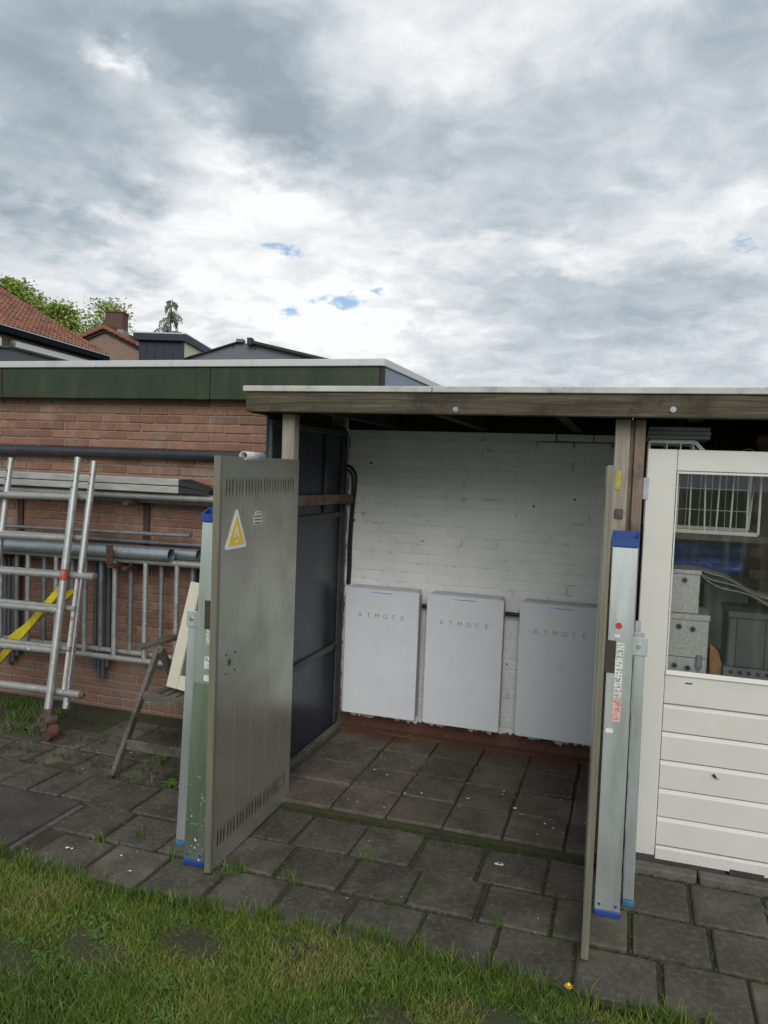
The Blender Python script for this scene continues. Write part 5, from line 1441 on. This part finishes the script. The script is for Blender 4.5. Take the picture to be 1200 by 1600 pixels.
def leaves_mesh(name, P_, size, parent, mat, seed, flat=.35, asp=.55, up=None):
    r = np.random.default_rng(seed); n = len(P_)
    nrm = r.normal(0,1,(n,3)); nrm[:,2] = np.abs(nrm[:,2])*(1+flat)
    nrm /= np.linalg.norm(nrm,axis=1)[:,None]
    a = np.cross(nrm, r.normal(0,1,(n,3))) if up is None else np.cross(np.cross(up+r.normal(0,.15,(n,3)), r.normal(0,1,(n,3))), r.normal(0,1,(n,3)))*0 + up + r.normal(0,.18,(n,3))
    a /= np.linalg.norm(a,axis=1)[:,None]; b = np.cross(nrm,a); b /= np.linalg.norm(b,axis=1)[:,None]+1e-9
    sz = size*r.uniform(.6,1.25,n)[:,None]
    V = np.stack([P_-a*sz, P_+b*sz*asp, P_+a*sz, P_-b*sz*asp],1).reshape(-1,3)
    org = P_.mean(0); V = V-org
    me = bpy.data.meshes.new(name); me.vertices.add(4*n); me.vertices.foreach_set('co', V.astype(np.float32).reshape(-1))
    me.loops.add(4*n); me.loops.foreach_set('vertex_index', np.arange(4*n,dtype=np.int32))
    me.polygons.add(n); me.polygons.foreach_set('loop_start', np.arange(0,4*n,4,dtype=np.int32))
    at = me.attributes.new('tint','FLOAT','POINT'); at.data.foreach_set('value', np.repeat(r.uniform(0,1,n),4).astype(np.float32))
    me.materials.append(MATS[mat]); me.update(calc_edges=True)
    o = bpy.data.objects.new(name, me); COL.objects.link(o); put(o, parent, org.tolist()); return o
def broadleaf(base, top, rad, nclump, per, label, seed, spread=1.0, lsize=.16):
    r = random.Random(seed); t = thing('broadleaf_tree', base, label, 'tree', 'trees behind the houses')
    base = Vector(base); hgt = top-base.z; b = MB()
    b.path([base, base+Vector((.1,0,hgt*.3)), base+Vector((.0,.1,hgt*.6)), base+Vector((.1,0,hgt*.92))], [.30,.22,.13,.03], 8)
    pts = []; nr = np.random.default_rng(seed)
    for k in range(nclump):
        f = r.uniform(.38,1.0); ang = r.uniform(0,6.283); prof = math.sin(min(1,(1.06-f)/.62)*PI*.52)
        rr = rad*prof*r.uniform(.45,1.0)
        c = base+Vector((math.cos(ang)*rr, math.sin(ang)*rr, hgt*f))
        st = base+Vector((0,0,hgt*max(.25,f-.25)))
        if k % 2 == 0: b.path([st, (st+c)/2+Vector((0,0,.15*rr)), c], [.07,.04,.012], 5)
        # a spray of leaves around the twig end, flattened and drooping outwards
        q = np.clip(nr.normal(0,1,(per,3)),-1.5,1.5)*np.array([.62,.62,.26])*spread
        out = np.array([math.cos(ang),math.sin(ang),.25]); q += out[None]*nr.uniform(-.6,.9,(per,1))*spread*.8
        pts.append(q+np.array(tuple(c)))
    b.build('trunk', 'bark', t); leaves_mesh('crown', np.concatenate(pts), lsize, t, 'leaf_bright', seed); return t
broadleaf(H(-30.2,56,0), 14.0, 5.6, 380, 190, 'big bright green tree rising behind the long tiled roof', 4, 1.0, .13)
broadleaf(H(-25.6,55.5,0), 12.5, 2.7, 120, 150, 'low yellow green tree between the big tree and the brick chimney', 14, .9, .12)
broadleaf(H(-22.1,55,0), 12.7, 2.5, 70, 120, 'slim light green tree behind the brick chimney', 9, .8, .11)
# weeping conifer
ct = thing('conifer_tree', H(-18.97,60,0), 'small weeping conifer showing above the blue extension', 'tree')
b = MB(); bs_ = H(-18.97,60,0); b.path([bs_, H(-18.9,60,7), H(-19.02,60,12.6), H(-18.88,60,14.25)], [.22,.16,.07,.015], 8)
pts = []; ups = []; rr = random.Random(5); nr = np.random.default_rng(5)
for k in range(62):
    f = rr.random()**.75; z = 14.2-f*5.5; L = (.2+1.9*f**.7)*rr.uniform(.6,1.2); a = rr.uniform(0,6.283)
    st = H(-18.95,60,z); d = Vector((math.cos(a),math.sin(a),0)); arc = [st+d*L*u+Vector((0,0,L*(.28*u-.62*u*u))) for u in (0,.25,.5,.75,1)]
    b.path(arc, [.03,.024,.018,.012,.006], 4)
    for u in np.linspace(.15,1,12):
        i = min(3,int(u*4)); p = arc[i].lerp(arc[i+1], u*4-i)
        for _ in range(3):
            ln = rr.uniform(.05,.75)*(.35+.65*u)
            m_ = max(1,int(ln/.10)+1)
            for q in range(m_): pts.append((p.x+nr.normal(0,.035), p.y+nr.normal(0,.035), p.z-ln*q/m_+nr.normal(0,.02))); ups.append((d.x*.15,d.y*.15,-1))
b.build('trunk', 'bark', ct); leaves_mesh('crown', np.array(pts), .10, ct, 'leaf_conifer', 6, .2, .34, np.array(ups))
